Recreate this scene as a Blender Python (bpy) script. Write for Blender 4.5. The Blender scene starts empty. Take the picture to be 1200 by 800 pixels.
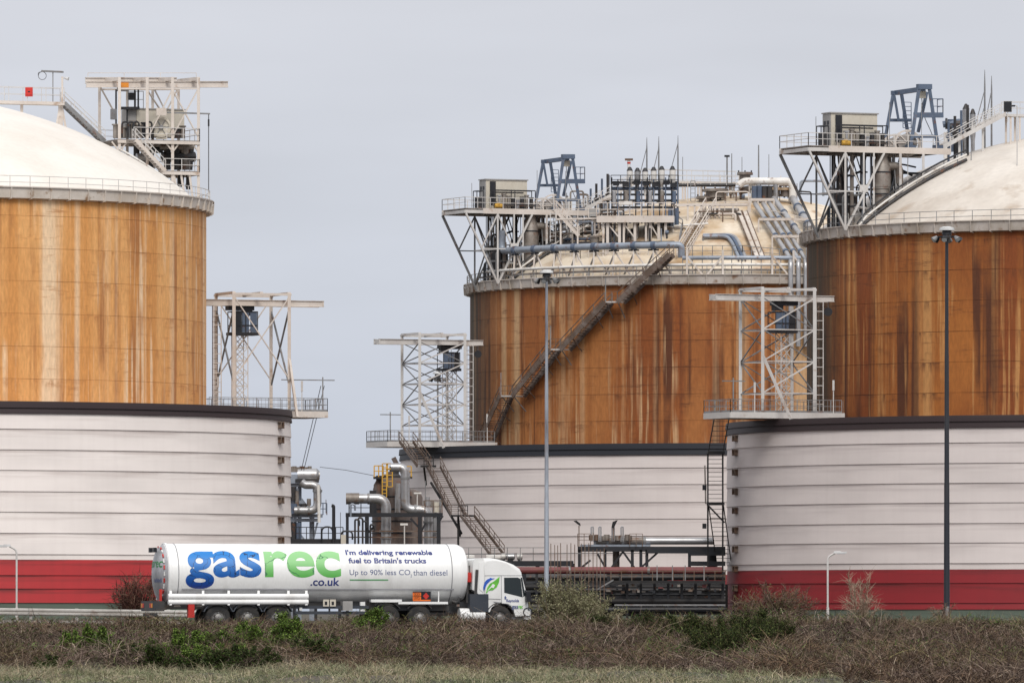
import bpy, bmesh, math, random
import numpy as np
from mathutils import Vector as V
random.seed(7); RNG = np.random.default_rng(11)
S = bpy.context.scene
COL = S.collection
R_ = math.radians
# ------------------------------------------------------------------ camera, sky, sun
F, HY, EYE = 9500.0, 718.0, 0.7          # focal length in photo pixels (1200 wide), horizon row, eye height
cam_d = bpy.data.cameras.new('camera'); cam = bpy.data.objects.new('camera', cam_d); COL.objects.link(cam)
cam.location = (0, 0, EYE); cam.rotation_euler = (R_(90), 0, 0)
cam_d.sensor_fit = 'HORIZONTAL'; cam_d.sensor_width = 36; cam_d.lens = 36 * F / 1200
cam_d.shift_y = (HY - 400) / 1200; cam_d.clip_start = 1; cam_d.clip_end = 20000
S.camera = cam
S.render.resolution_x, S.render.resolution_y = 1024, 682
S.view_settings.view_transform = 'Standard'; S.view_settings.look = 'None'
S.view_settings.gamma = 1; S.view_settings.exposure = 0.0; S.view_settings.use_curve_mapping = False
SUN_AZ, SUN_EL = 9, 46                   # degrees to the right of straight behind the camera; elevation
sd = V((math.sin(R_(SUN_AZ)) * math.cos(R_(SUN_EL)), -math.cos(R_(SUN_AZ)) * math.cos(R_(SUN_EL)), math.sin(R_(SUN_EL))))
W = bpy.data.worlds.new('World'); S.world = W; W.use_nodes = True
nt = W.node_tree; nt.nodes.clear()
def nn(t, ty, **k):
    n = t.nodes.new(ty)
    for a, b in k.items(): setattr(n, a, b)
    return n
wo = nn(nt, 'ShaderNodeOutputWorld'); bg = nn(nt, 'ShaderNodeBackground'); bg.inputs[1].default_value = 1.0
sky = nn(nt, 'ShaderNodeTexSky', sky_type='NISHITA', sun_disc=False, sun_elevation=R_(SUN_EL), sun_rotation=R_(180 - SUN_AZ))
vm = nn(nt, 'ShaderNodeVectorMath', operation='SCALE'); vm.inputs['Scale'].default_value = 0.10
nt.links.new(sky.outputs[0], vm.inputs[0])
tc = nn(nt, 'ShaderNodeTexCoord'); sx = nn(nt, 'ShaderNodeSeparateXYZ'); nt.links.new(tc.outputs['Generated'], sx.inputs[0])
rp = nn(nt, 'ShaderNodeValToRGB'); nt.links.new(sx.outputs[2], rp.inputs[0])
e = rp.color_ramp.elements; e[0].position = 0.0; e[0].color = (.555, .612, .735, 1); e[1].position = 0.08; e[1].color = (.69, .695, .757, 1)
c3 = rp.color_ramp.elements.new(0.45); c3.color = (.86, .87, .90, 1); c4 = rp.color_ramp.elements.new(1.0); c4.color = (1.05, 1.05, 1.07, 1)
mp = nn(nt, 'ShaderNodeMapping'); mp.inputs['Scale'].default_value = (9, 9, 42); nt.links.new(tc.outputs['Generated'], mp.inputs[0])
nz = nn(nt, 'ShaderNodeTexNoise'); nz.inputs['Scale'].default_value = 1.0; nz.inputs['Detail'].default_value = 4; nt.links.new(mp.outputs[0], nz.inputs[0])
mr = nn(nt, 'ShaderNodeMapRange'); mr.inputs['From Min'].default_value = .3; mr.inputs['From Max'].default_value = .7
mr.inputs['To Min'].default_value = .90; mr.inputs['To Max'].default_value = 1.07; nt.links.new(nz.outputs[0], mr.inputs[0])
vm2 = nn(nt, 'ShaderNodeVectorMath', operation='SCALE'); nt.links.new(rp.outputs[0], vm2.inputs[0]); nt.links.new(mr.outputs[0], vm2.inputs['Scale'])
mx = nn(nt, 'ShaderNodeMix', data_type='RGBA'); mx.inputs[0].default_value = .9
nt.links.new(vm.outputs[0], mx.inputs[6]); nt.links.new(vm2.outputs[0], mx.inputs[7])
nt.links.new(mx.outputs[2], bg.inputs[0]); nt.links.new(bg.outputs[0], wo.inputs[0])
sl = bpy.data.lights.new('sun', 'SUN'); sl.energy = 2.1; sl.angle = R_(25); sl.color = (1, .96, .9)
so = bpy.data.objects.new('sun', sl); COL.objects.link(so); so.location = (0, 0, 120)
so.rotation_euler = (-sd).to_track_quat('-Z', 'Y').to_euler()

# ------------------------------------------------------------------ materials
M = {}
def mat(name, col, rough=.65, metal=0, col2=None, scale=1.2, stretch=(1, 1, 1), lo=.4, hi=.65, bump=0, fine=.08, rust=0, rustcol=(.16, .06, .025)):
    m = bpy.data.materials.new(name); m.use_nodes = True; t = m.node_tree; b = t.nodes['Principled BSDF']
    b.inputs['Roughness'].default_value = rough; b.inputs['Metallic'].default_value = metal
    tc = nn(t, 'ShaderNodeTexCoord'); mp = nn(t, 'ShaderNodeMapping'); mp.inputs['Scale'].default_value = stretch
    t.links.new(tc.outputs['Object'], mp.inputs[0])
    def noise(sc, det=5, src=mp):
        n = nn(t, 'ShaderNodeTexNoise'); n.inputs['Scale'].default_value = sc; n.inputs['Detail'].default_value = det
        t.links.new(src.outputs[0], n.inputs[0]); return n
    def ramp(src, a, c, lo_, hi_):
        r = nn(t, 'ShaderNodeMapRange'); r.inputs['From Min'].default_value = a; r.inputs['From Max'].default_value = c
        r.inputs['To Min'].default_value = lo_; r.inputs['To Max'].default_value = hi_; t.links.new(src, r.inputs[0]); return r
    def mix(fac, a, c):
        x = nn(t, 'ShaderNodeMix', data_type='RGBA')
        if hasattr(fac, 'links'): t.links.new(fac, x.inputs[0])
        else: x.inputs[0].default_value = fac
        for s, i in ((a, 6), (c, 7)):
            if hasattr(s, 'links'): t.links.new(s, x.inputs[i])
            else: x.inputs[i].default_value = (*s[:3], 1)
        return x.outputs[2]
    c2 = col2 or tuple(v * .72 for v in col)
    cur = mix(ramp(noise(scale).outputs[0], lo, hi, 0, 1).outputs[0], col, c2)
    if rust:
        cur = mix(ramp(noise(scale * 2.3, 8).outputs[0], .62 - rust * .12, .72, 0, .85).outputs[0], cur, rustcol)
    if fine:
        f = ramp(noise(scale * 14, 3).outputs[0], .3, .7, 1 - fine, 1 + fine)
        s = nn(t, 'ShaderNodeVectorMath', operation='SCALE'); t.links.new(cur, s.inputs[0]); t.links.new(f.outputs[0], s.inputs['Scale']); cur = s.outputs[0]
    t.links.new(cur, b.inputs['Base Color'])
    if bump:
        bn = nn(t, 'ShaderNodeBump'); bn.inputs['Strength'].default_value = bump; bn.inputs['Distance'].default_value = .05
        t.links.new(noise(scale * 6, 4).outputs[0], bn.inputs['Height']); t.links.new(bn.outputs[0], b.inputs['Normal'])
    M[name] = m; return m

def bandmat(name, col, stain, amt):
    """wall bands: paint with horizontal grime that starts under each joint (Generated z) and faint vertical streaks"""
    m = bpy.data.materials.new(name); m.use_nodes = True; t = m.node_tree; b = t.nodes['Principled BSDF']; b.inputs['Roughness'].default_value = .6
    tc = nn(t, 'ShaderNodeTexCoord'); sp = nn(t, 'ShaderNodeSeparateXYZ'); t.links.new(tc.outputs['Generated'], sp.inputs[0])
    def noise(st, sc, det):
        mp = nn(t, 'ShaderNodeMapping'); mp.inputs['Scale'].default_value = st; t.links.new(tc.outputs['Object'], mp.inputs[0])
        n = nn(t, 'ShaderNodeTexNoise'); n.inputs['Scale'].default_value = sc; n.inputs['Detail'].default_value = det; t.links.new(mp.outputs[0], n.inputs[0]); return n.outputs[0]
    def mrange(s, a, c, lo, hi):
        r = nn(t, 'ShaderNodeMapRange'); r.inputs[1].default_value = a; r.inputs[2].default_value = c; r.inputs[3].default_value = lo; r.inputs[4].default_value = hi
        t.links.new(s, r.inputs[0]); return r.outputs[0]
    def mul(a, c):
        x = nn(t, 'ShaderNodeMath', operation='MULTIPLY'); t.links.new(a, x.inputs[0])
        if hasattr(c, 'links'): t.links.new(c, x.inputs[1])
        else: x.inputs[1].default_value = c
        return x.outputs[0]
    grime = mul(mrange(noise((.12, .12, 3.2), 1.0, 6), .42, .66, 0, 1), mrange(sp.outputs[2], .45, .98, 0, 1))
    streak = mrange(noise((1.6, 1.6, .12), 1.0, 4), .45, .75, 0, .35)
    ad = nn(t, 'ShaderNodeMath', operation='ADD', use_clamp=True); t.links.new(mul(grime, amt), ad.inputs[0]); t.links.new(mul(streak, amt * .3), ad.inputs[1])
    x = nn(t, 'ShaderNodeMix', data_type='RGBA'); t.links.new(ad.outputs[0], x.inputs[0])
    x.inputs[6].default_value = (*col, 1); x.inputs[7].default_value = (*stain, 1)
    f = mrange(noise((.25, .25, .9), .5, 3), .3, .7, .93, 1.05)
    s = nn(t, 'ShaderNodeVectorMath', operation='SCALE'); t.links.new(x.outputs[2], s.inputs[0]); t.links.new(f, s.inputs['Scale'])
    t.links.new(s.outputs[0], b.inputs['Base Color']); M[name] = m; return m

def rustmat(name, cols, seed, olive=0, pale=.5, dark=.5):
    """weathered tank shell: vertical run-off streaks in cream, ochre and rust over each other"""
    m = bpy.data.materials.new(name); m.use_nodes = True; t = m.node_tree; b = t.nodes['Principled BSDF']; b.inputs['Roughness'].default_value = .8
    tc = nn(t, 'ShaderNodeTexCoord')
    def noise(st, sc, det, off=0, rough=.55):
        mp = nn(t, 'ShaderNodeMapping'); mp.inputs['Scale'].default_value = st; mp.inputs['Location'].default_value = (seed * 3.1 + off, seed * 1.7, seed + off)
        t.links.new(tc.outputs['Object'], mp.inputs[0])
        n = nn(t, 'ShaderNodeTexNoise'); n.inputs['Scale'].default_value = sc; n.inputs['Detail'].default_value = det; n.inputs['Roughness'].default_value = rough
        t.links.new(mp.outputs[0], n.inputs[0]); return n.outputs[0]
    def mrange(s, a, c, lo, hi):
        r = nn(t, 'ShaderNodeMapRange'); r.inputs[1].default_value = a; r.inputs[2].default_value = c; r.inputs[3].default_value = lo; r.inputs[4].default_value = hi
        t.links.new(s, r.inputs[0]); return r.outputs[0]
    def mix(fac, a, c):
        x = nn(t, 'ShaderNodeMix', data_type='RGBA'); t.links.new(fac, x.inputs[0])
        for s, i in ((a, 6), (c, 7)):
            if hasattr(s, 'links'): t.links.new(s, x.inputs[i])
            else: x.inputs[i].default_value = (*s, 1)
        return x.outputs[2]
    def mul(a, c):
        x = nn(t, 'ShaderNodeMath', operation='MULTIPLY'); t.links.new(a, x.inputs[0]); t.links.new(c, x.inputs[1]); return x.outputs[0]
    base, cream, rust, deep, ol = cols
    sp = nn(t, 'ShaderNodeSeparateXYZ'); t.links.new(tc.outputs['Object'], sp.inputs[0])
    mid = tuple(.45 * p + .55 * q for p, q in zip(base, rust))
    cur = mix(mrange(noise((1, 1, .55), .16, 6, 0, .62), .40, .60, 0, 1), base, mid)
    cur = mix(mrange(noise((1, 1, .012), .26, 4, 5), .555 - .09 * dark, .60, 0, .9), cur, rust)
    cur = mix(mul(mrange(noise((1, 1, .02), .75, 4, 9), .50, .60, 0, .95), mrange(noise((.6, .6, .12), .5, 3, 2), .44, .56, .1, 1)), cur, deep)
    cur = mix(mrange(noise((1, 1, .008), .5, 3, 13), .575 - .06 * pale, .66, 0, .9), cur, cream)
    cur = mix(mul(mrange(noise((1, 1, .03), 1.9, 3, 21), .54, .64, 0, .85), mrange(noise((1, 1, .4), .22, 2, 4), .45, .58, .0, 1)), cur, cream)
    cur = mix(mul(mrange(noise((1, 1, .06), 2.2, 5, 61), .54, .7, 0, .7), mrange(noise((1, 1, .3), .3, 2, 14), .46, .6, 0, 1)), cur, rust)
    # run-off below the gutter, grime lines and pitting along the courses
    cur = mix(mul(mrange(noise((1, 1, .06), 1.1, 5, 71), .42, .6, 0, .9), mrange(sp.outputs[2], 31.5, 37.5, 0, .75 * dark)), cur, rust)
    # dark dribbles hanging from the course seams (every 2.95 m)
    md = nn(t, 'ShaderNodeMath', operation='MODULO'); sb = nn(t, 'ShaderNodeMath', operation='SUBTRACT'); t.links.new(sp.outputs[2], sb.inputs[0]); sb.inputs[1].default_value = 16.0; t.links.new(sb.outputs[0], md.inputs[0]); md.inputs[1].default_value = 2.95
    cur = mix(mul(mul(mrange(md.outputs[0], 1.9, 2.93, 0, 1), mrange(noise((1, 1, .35), 1.3, 6, 81, .65), .47, .62, 0, .8)), mrange(noise((1, 1, .6), .12, 2, 83), .42, .58, 0, 1)), cur, deep)
    cur = mix(mul(mrange(md.outputs[0], .0, .10, .25 + .7 * dark, 0), mrange(noise((1, 1, .4), .3, 4, 91), .40, .58, 0, 1)), cur, tuple(v * .7 for v in deep))
    cur = mix(mul(mrange(noise((.35, .35, 2.4), .8, 7, 31, .7), .54, .68, 0, .7), mrange(noise((1, 1, 1), .25, 2, 3), .44, .6, 0, 1)), cur, deep)
    cur = mix(mrange(noise((1, 1, .6), 2.6, 8, 40, .75), .64, .72, 0, .75), cur, tuple(v * .6 for v in deep))
    if olive:   # darker olive tone on the left side of the shell, with a hard vertical edge
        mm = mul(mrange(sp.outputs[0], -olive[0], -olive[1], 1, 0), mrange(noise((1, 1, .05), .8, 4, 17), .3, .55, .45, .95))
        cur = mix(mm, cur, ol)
    f = mrange(noise((1, 1, .25), 5, 4, 50), .3, .7, .86, 1.12)
    s = nn(t, 'ShaderNodeVectorMath', operation='SCALE'); t.links.new(cur, s.inputs[0]); t.links.new(f, s.inputs['Scale'])
    t.links.new(s.outputs[0], b.inputs['Base Color']); M[name] = m; return m

def attrmat(name, rough=.9, trans=0):
    m = bpy.data.materials.new(name); m.use_nodes = True; t = m.node_tree; b = t.nodes['Principled BSDF']
    a = nn(t, 'ShaderNodeAttribute', attribute_name='col'); t.links.new(a.outputs[0], b.inputs['Base Color'])
    b.inputs['Roughness'].default_value = rough; b.inputs['Specular IOR Level'].default_value = .15; M[name] = m; return m

bandmat('bund_white_pale', (.86, .79, .755), (.44, .36, .335), .65)
bandmat('bund_white_grey', (.69, .625, .605), (.38, .32, .315), .65)
bandmat('bund_red', (.47, .032, .036), (.20, .025, .025), 1.2)
bandmat('bund_red_dark', (.27, .016, .022), (.13, .014, .016), 1.2)
bandmat('bund_green', (.10, .13, .10), (.05, .06, .045), .8)
bandmat('coping_brown', (.032, .019, .021), (.055, .035, .033), .6)
bandmat('coping_navy', (.014, .016, .024), (.03, .03, .036), .6)
rustmat('shell_ochre', ((.80, .42, .155), (.86, .64, .42), (.66, .295, .085), (.42, .17, .055), (.1, .08, .03)), 1, 0, .75, .25)
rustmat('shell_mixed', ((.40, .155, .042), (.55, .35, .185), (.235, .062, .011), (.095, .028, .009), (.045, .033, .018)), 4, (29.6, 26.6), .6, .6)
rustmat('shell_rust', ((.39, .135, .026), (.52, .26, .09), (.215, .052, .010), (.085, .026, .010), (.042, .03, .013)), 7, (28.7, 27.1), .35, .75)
mat('dome_white', (.78, .735, .675), .6, 0, (.68, .62, .55), .16, (1, 1, 1), .4, .75, 0, .03)
mat('dome_white_warm', (.70, .645, .58), .6, 0, (.52, .455, .39), .14, (1, 1, 1), .42, .72, 0, .05, .25, (.42, .33, .25))
mat('dome_dirty', (.70, .61, .49), .7, 0, (.46, .325, .19), .16, (1, 1, 1), .46, .64, 0, .06, .6, (.34, .18, .07))
mat('gutter_grey', (.70, .64, .58), .6, 0, (.56, .49, .42), .5, (1, 1, 1), .35, .65, 0, .05, .25, (.28, .16, .08))
mat('gutter_dirty', (.54, .49, .45), .6, 0, (.38, .33, .28), .5, (1, 1, 1), .35, .65, 0, .06, .4, (.2, .10, .05))
mat('steel_cream', (.66, .60, .55), .55, 0, (.56, .49, .43), .35, (1, 1, 1), .4, .7, 0, .04, .1, (.38, .26, .18))
mat('steel_pale', (.60, .58, .56), .5, 0, (.49, .46, .44), .35, (1, 1, 1), .4, .7, 0, .04, .1, (.34, .25, .19))
mat('steel_grey', (.26, .26, .265), .5, .2, (.17, .17, .17), .8, (1, 1, 1), .4, .7, 0, .1, .5)
mat('steel_rusty', (.20, .155, .125), .7, .1, (.12, .07, .045), 1.0, (1, 1, 1), .35, .6, 0, .12, .8, (.13, .05, .02))
mat('steel_stair', (.19, .15, .13), .7, .1, (.11, .075, .055), 1.0, (1, 1, 1), .35, .6, 0, .12, .6, (.10, .04, .02))
mat('steel_dark', (.011, .013, .019), .55, 0, (.022, .02, .022), .8, (1, 1, 1), .4, .7, 0, .15)
mat('steel_black', (.010, .010, .012), .7, 0, (.026, .022, .02), .8, (1, 1, 1), .45, .7, 0, .15)
mat('steel_blue', (.105, .14, .205), .5, .1, (.075, .10, .15), .8, (1, 1, 1), .4, .7, 0, .08, .2)
mat('grating', (.33, .30, .28), .6, .2, (.22, .19, .17), 1.2)
mat('pipe_silver', (.46, .46, .47), .36, .6, (.33, .32, .32), .7, (1, 1, 1), .4, .7, 0, .07, .15, (.3, .22, .16))
mat('pipe_blue_grey', (.30, .34, .40), .45, .2, (.22, .24, .28), .7, (1, 1, 1), .4, .7, 0, .07, .25)
mat('pipe_white', (.76, .74, .71), .5, 0, (.62, .58, .53), .7, (1, 1, 1), .4, .7, 0, .05, .2)
mat('pipe_tarnished', (.32, .29, .26), .5, .3, (.18, .15, .13), .7, (1, 1, 1), .35, .6, 0, .1, .6)
mat('pipe_dark', (.028, .028, .032), .55, .1, (.06, .05, .044), .7, (1, 1, 1), .45, .7, 0, .1, .3)
mat('pipe_red', (.20, .055, .055), .6, 0, (.13, .035, .036), .6, (1, 1, 1), .4, .7, 0, .1, .3)
mat('vessel_brown', (.16, .125, .11), .65, .15, (.075, .055, .05), .5, (1, 1, .35), .35, .65, 0, .12, .6)
mat('cabinet_beige', (.60, .555, .47), .55, 0, (.52, .46, .37), .4, (1, 1, .4), .45, .75, 0, .04)
mat('cabinet_grey', (.36, .35, .34), .55, 0, (.28, .27, .26), .4)
mat('safety_orange', (.72, .26, .03), .5, 0, (.55, .2, .03), 1.5)
mat('safety_yellow', (.70, .40, .04), .5, 0, (.5, .28, .05), 1.5)
mat('sign_red', (.62, .03, .02), .5)
mat('sign_black', (.012, .013, .018), .4)
mat('sign_white', (.8, .8, .78), .5)
mat('mast_pale', (.40, .44, .50), .45, .3, (.20, .20, .23), 1.1, (1, 1, .12), .45, .62, 0, .08, .3, (.13, .09, .07))
mat('mast_dark', (.020, .023, .032), .5, .1, (.035, .035, .04), 1.1, (1, 1, .2), .5, .7)
mat('lamp_white', (.72, .72, .72), .4)
mat('lamp_glass', (.55, .58, .6), .15)
mat('asphalt', (.052, .05, .048), .9, 0, (.07, .065, .06), .6, (1, 1, 1), .4, .6, .3, .2)
mat('soil', (.085, .068, .05), .95, 0, (.055, .05, .032), .35, (1, 1, 1), .4, .6, .4, .25)
mat('guard_zinc', (.50, .48, .45), .5, .3, (.36, .33, .30), .5, (1, 1, 1), .4, .7, 0, .1, .3)
mat('trailer_white', (.84, .84, .83), .32, 0, (.62, .61, .59), .8, (1.6, 1.6, .25), .52, .80, 0, .03)
mat('trailer_rear', (.50, .50, .52), .45, .2, (.27, .27, .28), 1.0)
mat('cab_white', (.80, .80, .79), .3, 0, (.72, .715, .70), 1.2, (1, 1, 1), .5, .8, 0, .02)
mat('seam_grey', (.28, .28, .30), .5)
mat('rubber', (.020, .020, .021), .85, 0, (.04, .036, .033), 4)
mat('rim_steel', (.30, .29, .28), .5, .5)
mat('chassis', (.028, .03, .035), .6, 0, (.055, .048, .042), 1.5)
mat('guard_plastic', (.085, .10, .125), .5, 0, (.05, .055, .065), 1.5)
mat('chassis_blue', (.028, .036, .05), .6, 0, (.04, .045, .055), 1.5)
mat('text_navy', (.035, .055, .24), .5, fine=0)
mat('text_blue_grey', (.10, .13, .27), .5, fine=0)
mat('text_green', (.05, .30, .09), .5, fine=0)
mat('leaf_green', (.16, .55, .05), .5, (0), (.10, .42, .04), 2, fine=0)
mat('swoosh_blue', (.02, .10, .50), .5, fine=0)
mat('hazard_orange', (.85, .17, .015), .5, fine=0)
mat('cable', (.10, .10, .11), .6)
gm = bpy.data.materials.new('cab_glass'); gm.use_nodes = True; gb = gm.node_tree.nodes['Principled BSDF']
gb.inputs['Base Color'].default_value = (.015, .022, .024, 1); gb.inputs['Roughness'].default_value = .06; M['cab_glass'] = gm
def printmat(name, top, bot, z0, z1, line, dens):
    """printed lettering: ink gradient from top to bottom with dark crackle lines, as on the trailer"""
    m = bpy.data.materials.new(name); m.use_nodes = True; t = m.node_tree; b = t.nodes['Principled BSDF']; b.inputs['Roughness'].default_value = .4
    tc = nn(t, 'ShaderNodeTexCoord'); sp = nn(t, 'ShaderNodeSeparateXYZ'); t.links.new(tc.outputs['Object'], sp.inputs[0])
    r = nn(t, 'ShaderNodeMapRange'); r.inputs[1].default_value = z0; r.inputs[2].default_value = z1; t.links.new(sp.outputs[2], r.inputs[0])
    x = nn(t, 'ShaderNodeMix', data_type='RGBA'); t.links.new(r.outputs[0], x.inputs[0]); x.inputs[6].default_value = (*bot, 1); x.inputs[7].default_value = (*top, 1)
    nz = nn(t, 'ShaderNodeTexNoise'); nz.inputs['Scale'].default_value = 2.5; t.links.new(tc.outputs['Object'], nz.inputs[0])
    ad = nn(t, 'ShaderNodeVectorMath', operation='MULTIPLY_ADD'); ad.inputs[1].default_value = (.45, .45, .45)
    t.links.new(nz.outputs[1], ad.inputs[0]); t.links.new(tc.outputs['Object'], ad.inputs[2])
    vo = nn(t, 'ShaderNodeTexVoronoi', feature='DISTANCE_TO_EDGE'); vo.inputs['Scale'].default_value = dens; t.links.new(ad.outputs[0], vo.inputs['Vector'])
    k = nn(t, 'ShaderNodeMapRange'); k.inputs[1].default_value = .008; k.inputs[2].default_value = .02; k.inputs[3].default_value = 1; k.inputs[4].default_value = 0; t.links.new(vo.outputs[0], k.inputs[0])
    y = nn(t, 'ShaderNodeMix', data_type='RGBA'); t.links.new(k.outputs[0], y.inputs[0]); t.links.new(x.outputs[2], y.inputs[6]); y.inputs[7].default_value = (*line, 1)
    t.links.new(y.outputs[2], b.inputs['Base Color']); M[name] = m
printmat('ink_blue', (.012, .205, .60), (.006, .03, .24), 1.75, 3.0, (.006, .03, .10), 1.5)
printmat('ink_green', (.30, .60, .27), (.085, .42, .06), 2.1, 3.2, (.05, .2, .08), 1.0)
attrmat('twig'); attrmat('leaf', .8)

# ------------------------------------------------------------------ mesh helpers
ORG = {}
Z = V((0, 0, 1))
def thing(name, label, cat, loc, group=None):
    o = bpy.data.objects.new(name, None); COL.objects.link(o); o.location = loc; o.empty_display_size = .5
    o['label'] = label; o['category'] = cat
    if group: o['group'] = group
    ORG[o.name] = V(loc); return o
class MB:
    def __init__(s): s.v = []; s.f = []; s.sm = []
    def add(s, vs, fs, smooth=False):
        k = len(s.v); s.v += [tuple(p) for p in vs]; s.f += [tuple(i + k for i in f) for f in fs]; s.sm += [smooth] * len(fs); return s
    def beam(s, p, q, w, h=None, up=None):
        p, q = V(p), V(q); h = h or w; d = q - p
        if d.length < 1e-6: return s
        d.normalize(); u = V(up) if up else (Z if abs(d.z) < .98 else V((1, 0, 0)))
        a = d.cross(u).normalized(); b = a.cross(d).normalized(); a = a * w / 2; b = b * h / 2
        vs = [c + x for c in (p, q) for x in (-a - b, a - b, a + b, -a + b)]
        return s.add(vs, [(3, 2, 1, 0), (4, 5, 6, 7), (0, 1, 5, 4), (1, 2, 6, 5), (2, 3, 7, 6), (3, 0, 4, 7)])
    def box(s, c, ax, ay, az):
        c = V(c); ax, ay, az = V(ax) / 2, V(ay) / 2, V(az) / 2
        vs = [c + sx * ax + sy * ay + sz * az for sz in (-1, 1) for sx, sy in ((-1, -1), (1, -1), (1, 1), (-1, 1))]
        return s.add(vs, [(3, 2, 1, 0), (4, 5, 6, 7), (0, 1, 5, 4), (1, 2, 6, 5), (2, 3, 7, 6), (3, 0, 4, 7)])
    def tube(s, pts, r, n=10, cap=True, rs=None):
        pts = [V(p) for p in pts]; N = len(pts); vs = []; a = None
        for i in range(N):
            d = (pts[min(i + 1, N - 1)] - pts[max(i - 1, 0)]).normalized()
            if a is None: a = d.cross(Z if abs(d.z) < .95 else V((1, 0, 0))).normalized()
            else:
                a = (a - d * a.dot(d)).normalized()
            b = d.cross(a); rr = rs[i] if rs else r
            vs += [pts[i] + (a * math.cos(2 * math.pi * k / n) + b * math.sin(2 * math.pi * k / n)) * rr for k in range(n)]
        fs = [(i * n + k, i * n + (k + 1) % n, (i + 1) * n + (k + 1) % n, (i + 1) * n + k) for i in range(N - 1) for k in range(n)]
        s.add(vs, fs, True)
        if cap: s.add(vs[:n], [tuple(range(n))[::-1]]); s.add(vs[-n:], [tuple(range(n))])
        return s
    def lathe(s, c, prof, n=48, ax=Z, a0=0, a1=2 * math.pi, smooth=True, ref=None):
        c = V(c); ax = V(ax).normalized(); x = V(ref) if ref else (V((1, 0, 0)) if abs(ax.x) < .9 else V((0, 1, 0)))
        x = (x - ax * x.dot(ax)).normalized(); y = ax.cross(x); full = abs(a1 - a0 - 2 * math.pi) < 1e-6; m = n if full else n + 1; vs = []
        for r, z in prof:
            for k in range(m):
                t = a0 + (a1 - a0) * k / n; vs.append(c + ax * z + (x * math.cos(t) + y * math.sin(t)) * r)
        fs = [(i * m + k, i * m + (k + 1) % m, (i + 1) * m + (k + 1) % m, (i + 1) * m + k) for i in range(len(prof) - 1) for k in range(n)]
        return s.add(vs, fs, smooth)
    def prism(s, poly, off):
        n = len(poly); off = V(off); a = [V(p) for p in poly]; vs = a + [p + off for p in a]
        return s.add(vs, [tuple(range(n))[::-1], tuple(range(n, 2 * n))] + [(i, (i + 1) % n, n + (i + 1) % n, n + i) for i in range(n)])
    def build(s, name, m, parent=None, kind=None, org=None, fix=True):
        o0 = V(org) if org is not None else (ORG[parent.name] if parent else V((0, 0, 0)))
        me = bpy.data.meshes.new(name); me.from_pydata([tuple(V(p) - o0) for p in s.v], [], s.f)
        me.polygons.foreach_set('use_smooth', s.sm); me.materials.append(M[m])
        if fix:
            b = bmesh.new(); b.from_mesh(me); bmesh.ops.recalc_face_normals(b, faces=b.faces); b.to_mesh(me); b.free()
        if any(s.sm): me.set_sharp_from_angle(angle=R_(35))
        o = bpy.data.objects.new(name, me); COL.objects.link(o)
        if parent: o.parent = parent
        else: o.location = o0
        ORG[o.name] = o0
        if kind: o['kind'] = kind
        return o
def tag(o, label, cat, group=None):
    o['label'] = label; o['category'] = cat
    if group: o['group'] = group
    return o
def bp(name, p, q, w, m, par, h=None): return MB().beam(p, q, w, h).build(name, m, par)
def arc(pts, r, k=5):
    """polyline with its corners rounded to radius r"""
    pts = [V(p) for p in pts]; out = [pts[0]]
    for i in range(1, len(pts) - 1):
        a, b, c = pts[i - 1], pts[i], pts[i + 1]; u = (a - b); v = (c - b); L = min(r, u.length * .48, v.length * .48)
        p, q = b + u.normalized() * L, b + v.normalized() * L
        for j in range(k + 1):
            t = j / k; out.append(p * (1 - t) ** 2 + b * 2 * t * (1 - t) + q * t * t)
    return out + [pts[-1]]
def P(x, y, d): return V(((x - 600) * d / F, d, EYE + (HY - y) * d / F))
class Frame:
    def __init__(s, o, ang, flip): 
        s.o = V(o); s.u = V((math.cos(ang), math.sin(ang), 0)); s.v = V((-s.u.y, s.u.x, 0)) * flip
    def __call__(s, u, v, z): return s.o + s.u * u + s.v * v + Z * z
    def loc(s, x, y, v):
        k = (x - 600) / F; u = (k * (s.o.y + v * s.v.y) - s.o.x - v * s.v.x) / (s.u.x - k * s.u.y)
        d = s.o.y + u * s.u.y + v * s.v.y; return (u, v, EYE + (HY - y) * d / F - s.o.z)
    def at(s, x, y, v): return s(*s.loc(x, y, v))
def rail(par, pts, m='steel_pale', h=1.1, sp=1.6, r=.055, closed=False, name='railing', mid=True, kick=False):
    b = MB(); pts = [V(p) for p in pts]; 
    if closed: pts.append(pts[0])
    for p, q in zip(pts[:-1], pts[1:]):
        n = max(1, round((q - p).length / sp))
        for i in range(n + 1):
            x = p.lerp(q, i / n); b.beam(x, x + Z * h, r * 1.1)
        b.beam(p + Z * h, q + Z * h, r)
        if mid: b.beam(p + Z * h * .52, q + Z * h * .52, r * .85)
        if kick: b.beam(p + Z * .1, q + Z * .1, r * .6, .18)
    return b.build(name, m, par)
def flight(par, p, q, side, w, m='steel_grey', mr='steel_pale', rise=.22, rails=True, tread_m=None, str_h=.28, r=.055):
    p, q, side = V(p), V(q), V(side).normalized() * w / 2
    for sg in (-1, 1): bp('stringer', p + side * sg, q + side * sg, .08, m, par, str_h)
    n = max(2, int(abs(q.z - p.z) / rise)); b = MB(); run = V((q.x - p.x, q.y - p.y, 0)); run = run.normalized() * .26 if run.length > .05 else V((0, .2, 0))
    for i in range(1, n):
        c = p.lerp(q, i / n); b.box(c, side * 2, run, V((0, 0, .05)))
    b.build('treads', tread_m or m, par, 'stuff')
    if rails:
        for sg in (-1, 1): rail(par, [p + side * sg, q + side * sg], mr, 1.05, 1.5, r, name='handrail')
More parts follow.
